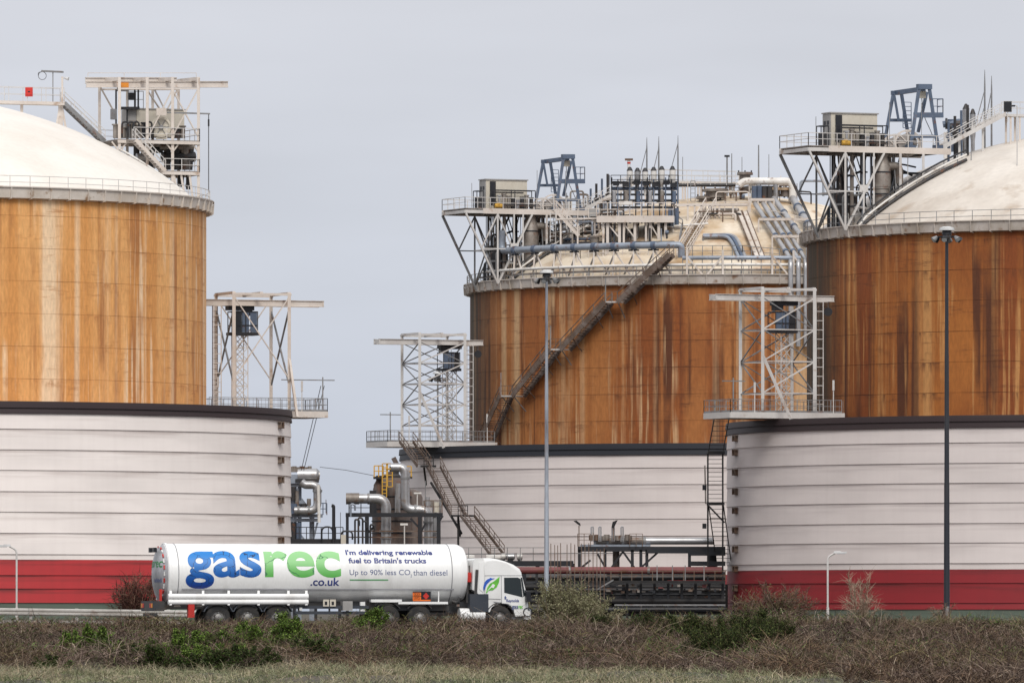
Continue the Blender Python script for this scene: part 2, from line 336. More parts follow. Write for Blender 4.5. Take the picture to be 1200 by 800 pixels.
def ladder(par, p, q, w, m, sp=.4, r=.05, side=None, name='ladder'):
    p, q = V(p), V(q); s = V(side or (1, 0, 0)).normalized() * w / 2; b = MB()
    for g in (-1, 1): b.beam(p + s * g, q + s * g, r * 1.3)
    n = int((q - p).length / sp)
    for i in range(n + 1): c = p.lerp(q, i / max(n, 1)); b.beam(c - s, c + s, r)
    return b.build(name, m, par)

# ------------------------------------------------------------------ ground and road
HD = R_(14); RH = V((math.cos(HD), math.sin(HD), 0)); RN = V((math.sin(HD), -math.cos(HD), 0))   # road heading; side towards the camera
RC = P(400, 0, 342); RC.z = 0
def road_n(x, y): return (x - RC.x) * RN.x + (y - RC.y) * RN.y     # metres from the truck's lane centre towards the camera
def gz(x, y):
    n = road_n(x, y)
    if n < 5.0: return -.06
    t = min(1, (n - 5.0) / 30.0); s = t * t * (3 - 2 * t); z = -.06 - 1.5 * s
    if n > 100: z += .5 * min(1, (n - 100) / 230)
    k = max(0, min(1, (n - 12) / 14)) * max(0, min(1, (140 - n) / 30))
    return z + .17 * k * (math.sin(x * .9 + y * .21 + 1) * .6 + math.sin(x * 1.7 - y * .33) * .35 + math.sin(x * .37 + y * .15 + 2) * .6 + math.sin(y * .4 + x * .5) * .3)
b = MB(); ys = list(np.concatenate([np.arange(-60, 200, 20), np.arange(200, 350, 1.5), np.arange(350, 372, 4), [400, 600, 900, 1500, 3000, 9000]])); xs = list(np.concatenate([[-4000, -800, -200, -80], np.arange(-36, 36.1, 1.2), [80, 200, 800, 4000]]))
b.add([(x, y, gz(x, y)) for y in ys for x in xs], [(j * len(xs) + i, j * len(xs) + i + 1, (j + 1) * len(xs) + i + 1, (j + 1) * len(xs) + i) for j in range(len(ys) - 1) for i in range(len(xs) - 1)], True)
g = b.build('ground', 'soil'); g['kind'] = 'structure'
b = MB(); 
q = [RC + RH * a + RN * n for a, n in ((-400, 4.4), (400, 4.4), (400, -6.4), (-400, -6.4))]
b.add([p + Z * .0 for p in q], [(0, 1, 2, 3)])
g = b.build('road', 'asphalt'); g['kind'] = 'structure'
b = MB()
for n in (3.9, -5.9): b.beam(RC + RH * -400 + RN * n + Z * .003, RC + RH * 400 + RN * n + Z * .003, .12, .004)
for i in range(-30, 31): b.beam(RC + RH * (i * 9) + RN * -1.9 + Z * .003, RC + RH * (i * 9 + 4) + RN * -1.9 + Z * .003, .1, .004)
g = b.build('road_markings', 'sign_white'); g['kind'] = 'structure'
b = MB(); b.prism([RC + RH * -400 + RN * -6.4 + Z * -.05, RC + RH * -400 + RN * -6.55 + Z * -.05, RC + RH * -400 + RN * -6.55 + Z * .1, RC + RH * -400 + RN * -6.4 + Z * .1], RH * 800)
g = b.build('kerb', 'gutter_grey'); g['kind'] = 'structure'

# ------------------------------------------------------------------ storage tanks
RI, RB, RS = 30.2, 38.1, 48.0
def tank(name, cx, d, ze, bands, red, label, mats, brk_px):
    o = P(cx, 0, d); o.z = -.06; mw, mred, mgr, mcop, msh, mdo, mgu = mats; th = thing('storage_tank', label, 'storage tank', o, 'gas storage tanks')
    o0 = V((o.x, o.y, 0))
    bw = MB().lathe(o0, [(RB - .75, 0), (RB - .75, bands[0] - .1), (RB - .12, bands[0] - .1), (RB - .12, 0)], 120).build('bund_wall', mw, th)
    zs = bands + [0]; n = 144
    for i in range(len(zs) - 1):
        z1, z0 = zs[i], zs[i + 1]; m = mcop if i < 2 else (mw if z0 >= red[0] - 1e-6 else (mred if z0 >= red[1] - 1e-6 else mgr)); lip = .02 if abs(z0 - red[0]) < 1e-6 else (.16 if i > 0 else .1)
        rt = .16 if i == 0 else (.08 if i == 1 else 0); lip *= .55; pr = [(RB - .13, z0), (RB + lip + rt, z0), (RB + lip * .93 + rt, z0 + .1), (RB + rt, z1 - .015), (RB - .13, z1 - .015)]
        MB().lathe(o0, pr, n).build('wall_band', m, bw)
    # anchor brackets near the visible edge of the bund
    for z0 in bands[2:]:
        if z0 <= red[1] + .01 or abs(z0 - red[0]) < .01: continue
        k = (brk_px - 600) / F; dx = k * d - o.x; dx = max(-RB * .999, min(RB * .999, dx)); dy = -math.sqrt(RB * RB - dx * dx); nrm = V((dx, dy, 0)).normalized(); tg = V((-nrm.y, nrm.x, 0)) * (1 if nrm.x < 0 else -1)
        c = V((o.x, o.y, 0)) + nrm * (RB + .2) + Z * (z0 - .42); b = MB()
        for s in (-.55, .55): b.box(c + tg * s * .9 , nrm * .35, tg * .10, Z * .62)
        for s in (-.25, .25): b.box(c + Z * s, nrm * .25, tg * 1.5, Z * .07)
        b.build('anchor_bracket', 'steel_rusty', th)
    # inner shell, plate courses
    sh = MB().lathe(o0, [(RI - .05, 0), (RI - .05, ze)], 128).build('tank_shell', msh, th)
    z = 16.0; 
    while z < ze - .3:
        z1 = min(z + 2.95, ze)
        if ze - z1 < 1.2: z1 = ze
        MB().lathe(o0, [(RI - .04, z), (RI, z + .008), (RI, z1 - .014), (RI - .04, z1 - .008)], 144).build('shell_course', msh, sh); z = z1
    MB().lathe(o0, [(RI - .02, ze - .1), (RI + .5, ze + .0), (RI + .60, ze + .95), (RI + .54, ze + .95), (RI + .44, ze + .12), (RI - .3, ze + .1)], 160).build('eave_gutter', mgu, th)
    b = MB()
    for i in range(96):
        a = 2 * math.pi * i / 96; r = V((math.cos(a), math.sin(a), 0)); t = V((-r.y, r.x, 0)) * .04
        b.prism([o0 + r * (RI + .02) + Z * (ze - .2) - t, o0 + r * (RI + .7) + Z * (ze - .08) - t, o0 + r * (RI + .78) + Z * (ze + .94) - t, o0 + r * (RI + .4) + Z * (ze + .1) - t], t * 2)
    b.build('gutter_brackets', mgu, th, 'stuff')
    MB().lathe(o0, [(RI + .62, ze + .96), (RI + .76, ze + .96), (RI + .76, ze + 1.04), (RI + .5, ze + 1.04)], 160).build('gutter_rim', 'steel_cream', th)
    zb = ze + .45; c0 = math.sqrt(RS * RS - RI * RI); pr = []
    for i in range(33):
        r = RI * (1 - i / 32) + (.001 if i == 32 else 0); pr.append((r, zb - c0 + math.sqrt(RS * RS - r * r)))
    dm = MB().lathe(o0, [(RI, ze - .1)] + pr, 128).build('dome_roof', mdo, th)
    b = MB(); pts = [o0 + V((math.cos(2 * math.pi * i / 96), math.sin(2 * math.pi * i / 96), 0)) * (RI + .35) + Z * (ze + .75) for i in range(96)]
    for i, p in enumerate(pts):
        q = pts[(i + 1) % 96]; b.beam(p - Z * .3, p + Z * 1.25, .065)
        for h in (1.25, .68): b.beam(p + Z * h, q + Z * h, .055)
    b.build('railing', 'steel_pale' if msh == 'shell_ochre' else 'steel_grey', th)
    return dict(o=o0, ze=ze, zb=zb, c0=c0, th=th)
TL = tank('L', -136, 760, 38.2, [19.65, 19.05, 18.55, 17.17, 15.32, 13.49, 11.59, 9.76, 7.87, 5.97, 5.49, 4.1, 2.9, 1.63], (5.49, 1.63),
          'ochre gas tank with bright white dome inside a cream and red bund wall, at left', ('bund_white_pale', 'bund_red', 'bund_green', 'coping_brown', 'shell_ochre', 'dome_white', 'gutter_grey'), 330)
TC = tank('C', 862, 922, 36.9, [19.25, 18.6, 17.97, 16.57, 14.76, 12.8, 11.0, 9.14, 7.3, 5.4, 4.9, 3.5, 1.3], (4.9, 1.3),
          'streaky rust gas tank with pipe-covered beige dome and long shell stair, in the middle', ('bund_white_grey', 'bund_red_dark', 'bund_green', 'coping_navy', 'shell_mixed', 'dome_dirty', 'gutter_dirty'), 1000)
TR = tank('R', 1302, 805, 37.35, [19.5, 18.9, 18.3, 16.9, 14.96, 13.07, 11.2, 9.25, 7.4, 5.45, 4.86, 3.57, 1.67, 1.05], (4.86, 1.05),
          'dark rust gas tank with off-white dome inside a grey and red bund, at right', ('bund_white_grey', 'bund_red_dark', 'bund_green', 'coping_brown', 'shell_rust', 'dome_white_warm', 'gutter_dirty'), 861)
def dome_z(T, p):
    r2 = (p.x - T['o'].x) ** 2 + (p.y - T['o'].y) ** 2; return T['zb'] - T['c0'] + math.sqrt(max(0, RS * RS - r2)) if r2 < RI * RI else T['ze']
def cyl_hit(T, x, y, r):
    k = (x - 600) / F; o = T['o']; A = 1 + k * k; B = -2 * (k * o.x + o.y); C = o.x ** 2 + o.y ** 2 - r * r; D = B * B - 4 * A * C
    d = (-B - math.sqrt(max(0, D))) / (2 * A); return P(x, y, d)
def dome_hit(T, x, y, off=0):
    dr = V(((x - 600) / F, 1, (HY - y) / F)); c = V((T['o'].x, T['o'].y, T['zb'] - T['c0'])); e0 = V((0, 0, EYE)) - c
    A = dr.dot(dr); B = 2 * dr.dot(e0); C = e0.dot(e0) - (RS + off) ** 2; D = B * B - 4 * A * C
    return V((0, 0, EYE)) + dr * ((-B - math.sqrt(max(0, D))) / (2 * A))
FL = Frame(TL['o'], R_(22), 1); FC = Frame(TC['o'], R_(204), -1); FR = Frame(TR['o'], R_(204), -1)

# ------------------------------------------------------------------ hoist gantries standing on the bund walls
def gantry(fr, zd, zt, label, tiers, m, u0=34.0, u1=39.6, deck=(31.0, 43.3), cage_z=(27.6, 29.4), cage_u=(34.6, 37.0), strut=True, cage_label=''):
    g = thing('hoist_gantry', label, 'gantry', fr((u0 + u1) / 2, 0, zd), 'hoist gantries on the bund walls')
    v0 = 2.5; C = {}
    for a, u in enumerate((u0, u1)):
        for s in (-1, 1):
            C[a, s] = lambda z, u=u, s=s: fr(u, v0 * s, z)
            bp('column', fr(u, v0 * s, zd), fr(u, v0 * s, zt if s < 0 else zt - .1), .31, m, g)
    # deck with fascia beams, railing
    dv = 3.0; a, c = deck
    b = MB().box(fr((a + c) / 2, 0, zd - .06), fr.u * (c - a - .2), fr.v * (2 * dv - .2), Z * .1); b.build('deck', 'grating', g)
    for p, q in (((a, -dv), (c, -dv)), ((c, -dv), (c, dv)), ((a, dv), (c, dv))):
        bp('fascia_beam', fr(p[0], p[1], zd - .28), fr(q[0], q[1], zd - .28), .14, m, g, .58)
    for uu in (a + 2.5, a + 5, a + 7.6, a + 10): bp('joist', fr(uu, -dv + .1, zd - .3), fr(uu, dv - .1, zd - .3), .14, 'steel_grey', g, .36)
    rail(g, [fr(a + .3, -dv, zd), fr(c, -dv, zd), fr(c, dv, zd), fr(a + .3, dv, zd)], 'steel_grey', 1.25, 1.25, .06, kick=True)
    b = MB()
    for s in np.arange(.4, c - a, .42): b.beam(fr(c - s, -dv, zd), fr(c - s, -dv, zd + 1.2), .025)
    for s in np.arange(-dv, dv, .42): b.beam(fr(c, s, zd), fr(c, s, zd + 1.2), .025)
    b.build('railing_mesh', 'steel_grey', g, 'stuff')
    # roof beams and monorail
    for s in (-1, 1):
        bp('roof_beam', fr(u0 - .2, v0 * s, zt - .08), fr(u1 + .2, v0 * s, zt - .08), .2, m, g, .22)
    for u in (u0, u1, (u0 + u1) / 2): bp('cross_beam', fr(u, -v0, zt + .03), fr(u, v0, zt + .03), .3, m, g, .24)
    for s in (-.7, .7):
        b = MB(); A, B = fr(u0 - 3.0, s, zt - .85), fr(u1 + 4.2, s, zt - .85)
        b.beam(A, B, .08, .5); b.beam(A + Z * .27, B + Z * .27, .3, .05); b.beam(A - Z * .27, B - Z * .27, .3, .05); b.build('monorail_beam', m, g)
    bp('monorail_tie', fr(u1 + 4.1, -.8, zt - .85), fr(u1 + 4.1, .8, zt - .85), .1, m, g, .4)
    # bracing
    H = zt - .9 - zd
    if tiers == 1:
        for s in (-1, 1):
            for p, q in ((0, 1), (1, 0)): bp('brace', C[p, s](zd + (.28 * H if p == 0 else .28 * H)) if False else C[p, s](zt - .3), C[q, s](zd + .30 * H), .10, m, g)
        for p in (0, 1):
            bp('brace', C[p, -1](zt - 1.4), C[p, 1](zd + 2.5), .14, 'steel_grey', g); bp('brace', C[p, 1](zt - 1.4), C[p, -1](zd + 2.5), .14, 'steel_grey', g)
    else:
        for k in range(tiers):
            za, zb = zd + 1.9 + (H - 1.9) * k / tiers, zd + 1.9 + (H - 1.9) * (k + 1) / tiers
            for s in (-1, 1):
                bp('girt', C[0, s](za), C[1, s](za), .11, m, g)
                bp('brace', C[0, s](zb), C[1, s](za), .12, m if s < 0 else 'steel_grey', g); bp('brace', C[1, s](zb), C[0, s](za), .09, 'steel_grey', g)
            for p in (0, 1):
                bp('girt', C[p, -1](za), C[p, 1](za), .10, 'steel_grey', g); bp('brace', C[p, -1](zb if k % 2 else za), C[p, 1](za if k % 2 else zb), .10, 'steel_grey', g)
    if strut:
        bp('raking_strut', fr(u1, -v0, zd + .5 * H), fr(u1 - 1.8, -v0 - 2.6, zd - .7) if fr is not FL else fr(u1 + .1, -v0 - 1.9, zd - .6), .22, m, g)
    # caged ladder and lattice guide tower under the cage
    ladder(g, fr(u0 - 1.2, -1.2, zd), fr(u0 - 1.2, -1.2, zt - 1.2), .75, 'steel_cream' if fr is FL else 'steel_pale', .85, .07, fr.u)
    ladder(g, fr(u0 - 1.2, -.5, zd), fr(u0 - 1.2, -.5, zt - 1.2), .5, 'steel_rusty', .5, .06, fr.u)
    lt = MB(); q0, q1 = cage_u[0] + .3, cage_u[0] + 1.5
    for uu in (q0, q1):
        for vv in (-.6, .6): lt.beam(fr(uu, vv, zd), fr(uu, vv, cage_z[0]), .09)
    n = 6
    for k in range(n):
        za, zb = zd + (cage_z[0] - zd) * k / n, zd + (cage_z[0] - zd) * (k + 1) / n
        for vv in (-.6, .6):
            lt.beam(fr(q0, vv, za), fr(q1, vv, zb), .06); lt.beam(fr(q1, vv, za), fr(q0, vv, zb), .06); lt.beam(fr(q0, vv, zb), fr(q1, vv, zb), .07)
    lt.build('lattice_tower', m, g)
    # winch trolley on the monorail
    b = MB().box(fr(cage_u[0] + .9, 0, zt - 1.35), fr.u * 2.6, fr.v * 1.0, Z * .42).box(fr(cage_u[0] + 1.6, 0, zt - 1.75), fr.u * .9, fr.v * .8, Z * .6); b.build('hoist_trolley', 'steel_dark', g)
    b = MB().lathe(fr(u0 - 2.6, -.2, zt - 2.1), [(.001, -.2), (.42, -.2), (.42, .2), (.001, .2)], 14, -V((0, 1, 0))); b.build('pulley', 'steel_dark', g)
    MB().beam(fr(u0 - 2.6, -.2, zt - 1.9), fr(u0 - 2.6, -.2, zt - .9), .06).build('pulley_hanger', 'steel_grey', g)
    # davit post and arm at the outer corner, lamp posts
    p = fr(c - .4, -dv + .2, zd)
    bp('davit_post', p, p + Z * 3.3, .12, 'steel_grey', g); bp('davit_arm', p + Z * 3.0 - fr.u * 4.2 * (1 if fr is FL else .3), p + Z * 3.0 + fr.u * 1.2, .1, 'steel_grey', g)
    for uu, vv, hh in ((c - 2.6, -dv, 2.8), (a + 1.2, -dv, 3.1)):
        b = MB().beam(fr(uu, vv, zd), fr(uu, vv, zd + hh), .09).beam(fr(uu, vv, zd + hh - .9), fr(uu, vv, zd + hh + .1), .2); b.build('lamp_post', 'steel_pale', g)
    # the cage itself hangs from the monorail
    k = thing('maintenance_cage', cage_label, 'cage', fr(sum(cage_u) / 2, 0, cage_z[0]))
    ua, ub = cage_u; za, zb = cage_z; b = MB()
    b.box(fr((ua + ub) / 2, 0, za + .1), fr.u * (ub - ua + .3), fr.v * 1.9, Z * .28); b.build('floor', 'steel_dark', k)
    b = MB()
    for u in (ua, (ua + ub) / 2, ub):
        for v in (-.85, .85): b.beam(fr(u, v, za + .2), fr(u, v, zb), .09)
    for z in (za + .9, zb):
        for v in (-.85, .85): b.beam(fr(ua, v, z), fr(ub, v, z), .09)
        for u in (ua, ub): b.beam(fr(u, -.85, z), fr(u, .85, z), .09)
    b.build('frame', 'steel_dark', k)
    for j in range(3):
        w = (ub - ua) / 3; MB().box(fr(ua + w * (j + .5), -.82, (za + zb) / 2 + .1), fr.u * (w - .12), fr.v * .03, Z * (zb - za - .3)).build('mesh_panel', 'steel_blue' if j else 'steel_dark', k)
    MB().box(fr((ua + ub) / 2 - .4, .3, (za + zb) / 2 + .2), fr.u * 1.0, fr.v * .8, Z * (zb - za - .2)).build('machine_box', 'pipe_blue_grey', k)
    b = MB()
    for v in (-.5, .5): b.beam(fr(ua + .9, v, zb), fr(ua + .9, v, zt - 1.5), .05)
    b.build('hoist_cable', 'cable', k)
    return g
gantry(FL, 19.9, 31.1, 'cream hoist gantry with one large cross brace, sky behind, on the left bund', 1, 'steel_cream', cage_z=(27.2, 29.4), cage_label='blue-grey cage under the gantry on the left bund')
gantry(FC, 19.75, 31.8, 'pale steel hoist gantry against sky beside the middle tank, with wall stair below', 4, 'steel_pale', 34.7, 40.2, (31.0, 44.3), (27.8, 29.8), (34.6, 36.6), cage_label='blue-grey cage under the gantry beside the middle tank')
gantry(FR, 20.15, 32.2, 'pale steel hoist gantry in front of rust-brown shells on the right bund', 3, 'steel_pale', cage_z=(28.0, 30.0), cage_u=(35.2, 37.4), cage_label='dark cage under the gantry on the right bund')

# ------------------------------------------------------------------ cantilever roof platforms with their machines (right and middle tanks)
def q(x, y, v): return FR.loc(x, y, v)
def roof_platform(fr, T, dz, side_word):
    w = lambda x, y, v: (lambda l: fr(l[0], l[1], l[2] + dz))(q(x, y, v))
    zd = 46.15 + dz; u0, u1 = 19.5, 35.0; dv = 3.2; m = 'steel_pale'
    g = thing('roof_platform', f'cantilever platform of pale trusses jutting from the {side_word} tank roof', 'platform', fr(31, 0, T['ze']), 'cantilever roof platforms')
    MB().box(fr((u0 + u1) / 2, 0, zd - .05), fr.u * (u1 - u0 - .2), fr.v * (2 * dv - .2), Z * .1).build('deck', 'grating', g)
    for p, r in (((u0, -dv), (u1 - 2.2, -dv)), ((u0, dv), (u1, dv))): bp('fascia_beam', fr(*p, zd - .3), fr(*r, zd - .3), .16, 'steel_cream', g, .6)
    for p, r in (((u1 - 2.2, -dv), (u1, -dv)), ((u1, -dv), (u1, dv))): bp('edge_beam', fr(*p, zd - .4), fr(*r, zd - .4), .14, 'steel_pale', g, .36)
    for u in np.arange(u0 + 1.5, u1, 2.2): bp('joist', fr(u, -dv + .1, zd - .4), fr(u, dv - .1, zd - .4), .16, 'steel_grey', g, .4)
    zl = zd - .6; zb = T['ze'] + .6
    for s in (-1, 1):
        A = fr(31, dv * s, zb); mm = m if s < 0 else 'steel_grey'
        bp('column', A, fr(31, dv * s, zl), .2, mm, g); bp('raker', A, fr(34.9, dv * s, zl), .19, mm, g); bp('raker', A, fr(26.8, dv * s, zl), .19, mm, g)
        bp('tie', fr(33, dv * s, (zb + zl) / 2), fr(28.7, dv * s, (zb + zl) / 2), .12, mm, g)
        for u in (29.0, 27.9):
            p = fr(u, dv * s, 0); bp('post', p + Z * (dome_z(T, p)), p + Z * zl, .16, mm, g)
        bp('secondary_brace', fr(29, dv * s, (zb + zl) / 2 - .3), fr(31, dv * s, zl), .12, mm, g); bp('secondary_brace', fr(33, dv * s, (zb + zl) / 2), fr(31, dv * s, zl), .14, mm, g)
        for u in (25, 22.5):
            p = fr(u, dv * s, 0); bp('post', p + Z * (dome_z(T, p) - .1), p + Z * zl, .24, mm, g)
        MB().box(fr(29.0, dv * s, (zb + zl) / 2 + .3), fr.u * .9, fr.v * .1, Z * .7).build('gusset_plate', mm, g)
    for a, c in ((-dv, dv), (dv, -dv)): bp('cross_brace', fr(31, a, zb), fr(31, c, zl), .13, 'steel_grey', g)
    bp('raker', fr(35, dv, zl), fr(31.0, dv - .5, zb - .5), .18, 'steel_grey', g)
    bp('cross_tie', fr(31, -dv, (zb + zl) / 2), fr(31, dv, (zb + zl) / 2), .16, m, g)
    rail(g, [fr(u0, -dv, zd), fr(u1, -dv, zd), fr(u1, dv, zd), fr(u0, dv, zd)], 'steel_pale', 1.2, 1.5, .07)
    for u in (34, 26, 22.5): bp('aerial_rod', fr(u, -dv + .4, zd), fr(u, -dv + .4, zd + (2.8 if u == 34 else 4.4)), .06, 'steel_grey', g)
    # process pipes, vessels and equipment below the deck
    for i, (u, v, r, mm) in enumerate(((30.2, 1.2, .14, 'pipe_dark'), (29.6, -1.8, .2, 'pipe_tarnished'), (28.8, 1.8, .25, 'pipe_dark'), (28.0, -1.0, .16, 'pipe_blue_grey'), (27.2, .6, .3, 'pipe_dark'), (26.4, -1.6, .22, 'pipe_blue_grey'), (25.4, -.6, .2, 'pipe_dark'), (24.2, 1.0, .3, 'pipe_tarnished'))):
        p = fr(u, v, 0); zz = dome_z(T, p) - .1; t = thing('riser_pipe', '', 'pipe', p + Z * zz, f'riser pipes under the {side_word} roof platform')
        t['label'] = f"{('first', 'second', 'third', 'fourth', 'fifth', 'sixth', 'seventh', 'eighth')[i]} upright riser pipe from the eave under the {side_word} tank roof platform"
        MB().tube([p + Z * zz, p + Z * (zl - .1)], r, 10).build('pipe', mm, t)
        for f in (.3, .7): MB().tube([p + Z * (zz + (zl - zz) * f - .06), p + Z * (zz + (zl - zz) * f + .06)], r * 1.6, 10).build('flange', 'steel_dark', t)
    p = w(1033, 232, -2.2); zz = dome_z(T, p) - .2; t = thing('separator_vessel', f'upright silver vessel under the {side_word} tank roof platform', 'vessel', V((p.x, p.y, zz)))
    c = V((p.x, p.y, 0)); MB().lathe(c, [(.75, zz), (.75, zz + 1.9), (.85, zz + 1.9), (.85, zz + 2.1), (.9, zz + 2.1), (.9, zl - 1.3), (.72, zl - .9), (.6, zl - .4), (.6, zl - .05), (.01, zl - .05)], 20).build('body', 'pipe_tarnished', t)
    for hz in (zz + 1.3, zl - 1.9): MB().lathe(c, [(.93, hz), (.93, hz + .14)], 20).build('band', 'steel_dark', t)
    MB().tube(arc([c + Z * (zl - 1.2) + fr.u * -.5, c + Z * (zl - 1.2) - fr.u * 1.9, c + Z * (zl - 2.9) - fr.u * 1.9], .5), .42, 12).build('outlet_elbow', 'pipe_tarnished', t)
    p = fr(29.6, -.4, 0); zz = dome_z(T, p) + 1.2; t = thing('surge_drum', f'dark round-headed drum among risers under the {side_word} tank roof platform', 'vessel', p + Z * zz)
    MB().lathe(p, [(.01, zz + 2.6), (.6, zz + 2.45), (1.0, zz + 2.0), (1.05, zz + .4), (.8, zz), (.01, zz - .1)], 18).build('body', 'pipe_dark', t); MB().lathe(p, [(1.08, zz + 1), (1.08, zz + 1.2)], 18).build('band', 'steel_grey', t)
    for k in range(3):
        a = p + V((math.cos(k * 2.1), math.sin(k * 2.1), 0)) * .8; bp('leg', V((a.x, a.y, dome_z(T, a) - .1)), a + Z * (zz + .3), .14, 'steel_dark', t)
    rq = random.Random(31)
    t = thing('underdeck_pipework', f'tangle of dark thin pipes under the {side_word} tank roof platform', 'pipework', fr(28, 0, T['ze']))
    for kk in range(34):
        u, v = rq.uniform(23.5, 30.5), rq.uniform(-2.6, 2.8); p = fr(u, v, 0); za = dome_z(T, p) - .1; zq = rq.uniform(za + 1, zl - .2); mm = rq.choice(['pipe_dark', 'steel_dark', 'steel_grey', 'pipe_blue_grey', 'pipe_tarnished', 'steel_pale'])
        if kk % 3 == 0: bp('post', p + Z * za, p + Z * zl, rq.uniform(.07, .14), mm, t)
        elif kk % 3 == 1: MB().tube(arc([p + Z * za, p + Z * zq, fr(u - rq.uniform(1, 2.6), v, zq), fr(u - 2.6, v, zq + rq.uniform(-1, 1))], .3, 3), rq.uniform(.06, .15), 7).build('pipe', mm, t)
        else: bp('strut', p + Z * za, fr(u + rq.uniform(-2, 2), v, zl), .09, mm, t)
    # machinery on the deck
    t = thing('control_cabin', f'beige cabin at back of the {side_word} tank roof platform', 'cabin', fr(29, 0, zd)); A, B = q(974, 142, -.9), q(1028, 142, -.9); zt = 49.45 + dz
    uc, du = (A[0] + B[0]) / 2, abs(A[0] - B[0])
    MB().box(fr(uc, 0, (zd + zt) / 2), fr.u * du, fr.v * 1.8, Z * (zt - zd)).build('body', 'cabinet_beige', t)
    MB().box(fr(uc, 0, zt + .06), fr.u * (du + .25), fr.v * 2.05, Z * .12).build('roof', 'cabinet_grey', t)
    MB().box(fr(uc + du / 2 + .02, 0, (zd + zt) / 2), fr.u * .1, fr.v * 1.7, Z * (zt - zd - .1)).build('end_panel', 'cabinet_grey', t)
    for s in (-.35, .35): MB().box(fr(uc + du / 2 + .09, s, zt - .9), fr.u * .06, fr.v * .4, Z * .4).build('vent', 'sign_black', t)
    MB().box(fr(uc + du / 2 - .8, -.95, (zd + zt) / 2 + .2), fr.u * .7, fr.v * .1, Z * 2.6).build('door', 'steel_dark', t)
    MB().box(fr(uc - .3, -.93, zt - 1.35), fr.u * (du - 1.5), fr.v * .06, Z * .1).build('rain_ledge', 'steel_dark', t)
    t = thing('pump_skid', f'dark framed pump skid before the beige cabin on the {side_word} tank roof', 'pump skid', fr(uc, -1.9, zd)); b = MB(); ua, ub = uc - du / 2 - .3, uc + du / 2 - .3
    for u in (ua, (ua + ub) / 2, ub):
        for v in (-2.5, -1.5): b.beam(fr(u, v, zd), fr(u, v, zd + 2.1), .1)
    for v in (-2.5, -1.5):
        b.beam(fr(ua, v, zd + 2.1), fr(ub, v, zd + 2.1), .1); b.beam(fr(ua, v, zd + .5), fr(ub, v, zd + .5), .1)
    b.build('frame', 'steel_dark', t); rnd = random.Random(5)
    for k in range(9):
        u = ua + (ub - ua) * (k + .5) / 9; h = rnd.uniform(.5, 1.7); MB().tube([fr(u, -2, zd + .1), fr(u, -2, zd + h)], rnd.uniform(.12, .26), 9).tube([fr(u, -2, zd + h), fr(u, -2, zd + h + .14)], .3, 9).build('valve', rnd.choice(['pipe_dark', 'pipe_tarnished', 'steel_dark', 'pipe_silver']), t)
    MB().tube([fr(ua, -2.1, zd + .45), fr(ub, -2.1, zd + .45)], .13, 8).build('header_pipe', 'pipe_tarnished', t)
    t = thing('pump_motor', f'small orange motor in the pump skid on the {side_word} tank roof', 'motor', w(991, 168, -2.55)); c = ORG[t.name]
    MB().tube([c - fr.u * .45, c + fr.u * .45], .26, 12).build('body', 'safety_yellow', t); MB().lathe(c, [(.01, .42), (.22, .4), (.26, .2)], 12, Z).build('cap', 'safety_yellow', t); MB().box(c - Z * .3, fr.u * .8, fr.v * .5, Z * .16).build('foot', 'steel_dark', t)
    t = thing('gate_frame', f'small dark open frame at outer end of the {side_word} tank roof platform', 'frame', fr(32.4, -1, zd)); b = MB()
    for u in (32.0, 32.8):
        for v in (-1.5, -.5): b.beam(fr(u, v, zd), fr(u, v, zd + 2.0), .1)
        b.beam(fr(u, -1.5, zd + 2), fr(u, -.5, zd + 2), .1)
    for v in (-1.5, -.5): b.beam(fr(32, v, zd + 2), fr(32.8, v, zd + 2), .1)
    b.build('frame', 'steel_dark', t); MB().box(fr(32.4, -1, zd + .7), fr.u * .6, fr.v * .7, Z * 1.3).build('box', 'pipe_dark', t)
    for nm, (px, py, rr), v in (('outer', (1048, 171, 1.15), -.6), ('inner', (1063, 168, 1.32), -1.6)):
        c = w(px, py, v); t = thing('hose_reel', f'{nm} of the two spoked hose reels on the {side_word} tank roof platform', 'hose reel', V((c.x, c.y, zd)), 'hose reels'); nrm = V((.1, -1, 0)).normalized()
        for s in (-.45, .45):
            b = MB().lathe(c + nrm * s, [(rr, -.05), (rr, .05), (rr - .16, .05), (rr - .16, -.05), (rr, -.05)], 22, nrm)
            e1 = nrm.cross(Z)
            for k in range(8):
                a = k * math.pi / 4; b.beam(c + nrm * s, c + nrm * s + (e1 * math.cos(a) + Z * math.sin(a)) * (rr - .1), .09)
            b.build('flange', 'steel_cream', t)
        MB().tube([c - nrm * .4, c + nrm * .4], rr * .72, 18).build('hose_drum', 'grating', t); MB().tube([c - nrm * .6, c + nrm * .6], .16, 10).build('hub', 'steel_dark', t)
        for s in (-.58, .58):
            for k in (-.8, .8): bp('stand_leg', c + nrm * s, V((c.x, c.y, zd)) + nrm * s + e1 * k, .1, 'steel_grey', t)
    # blue lifting frame: two A-frames joined by a beam, cage ladder
    t = thing('lifting_frame', f'blue A-frame hoist standing on the {side_word} tank roof', 'hoist frame', w(1083, 180, 0)); mb = 'steel_blue'
    fa, fb = -2.6, 3.2
    a1, a2, f1, f2 = w(1077, 103, fa), w(1089, 103, fa), w(1066.5, 178, fa), w(1100, 178, fa)
    c1, c2, g1, g2 = w(1047, 109, fb), w(1052, 109, fb), w(1036, 170, fb), w(1066, 170, fb)
    for a, c in ((a1, f1), (a2, f2), (c1, g1), (c2 + fr.u * -.4, g2)): bp('leg', a, c, .34, mb, t)
    am = w(1086, 108, -1.0); bp('inner_leg', am, w(1076, 155, -1.0), .26, mb, t); bp('inner_leg', w(1048, 112, 2.4), w(1053, 141, 2.4), .24, mb, t)
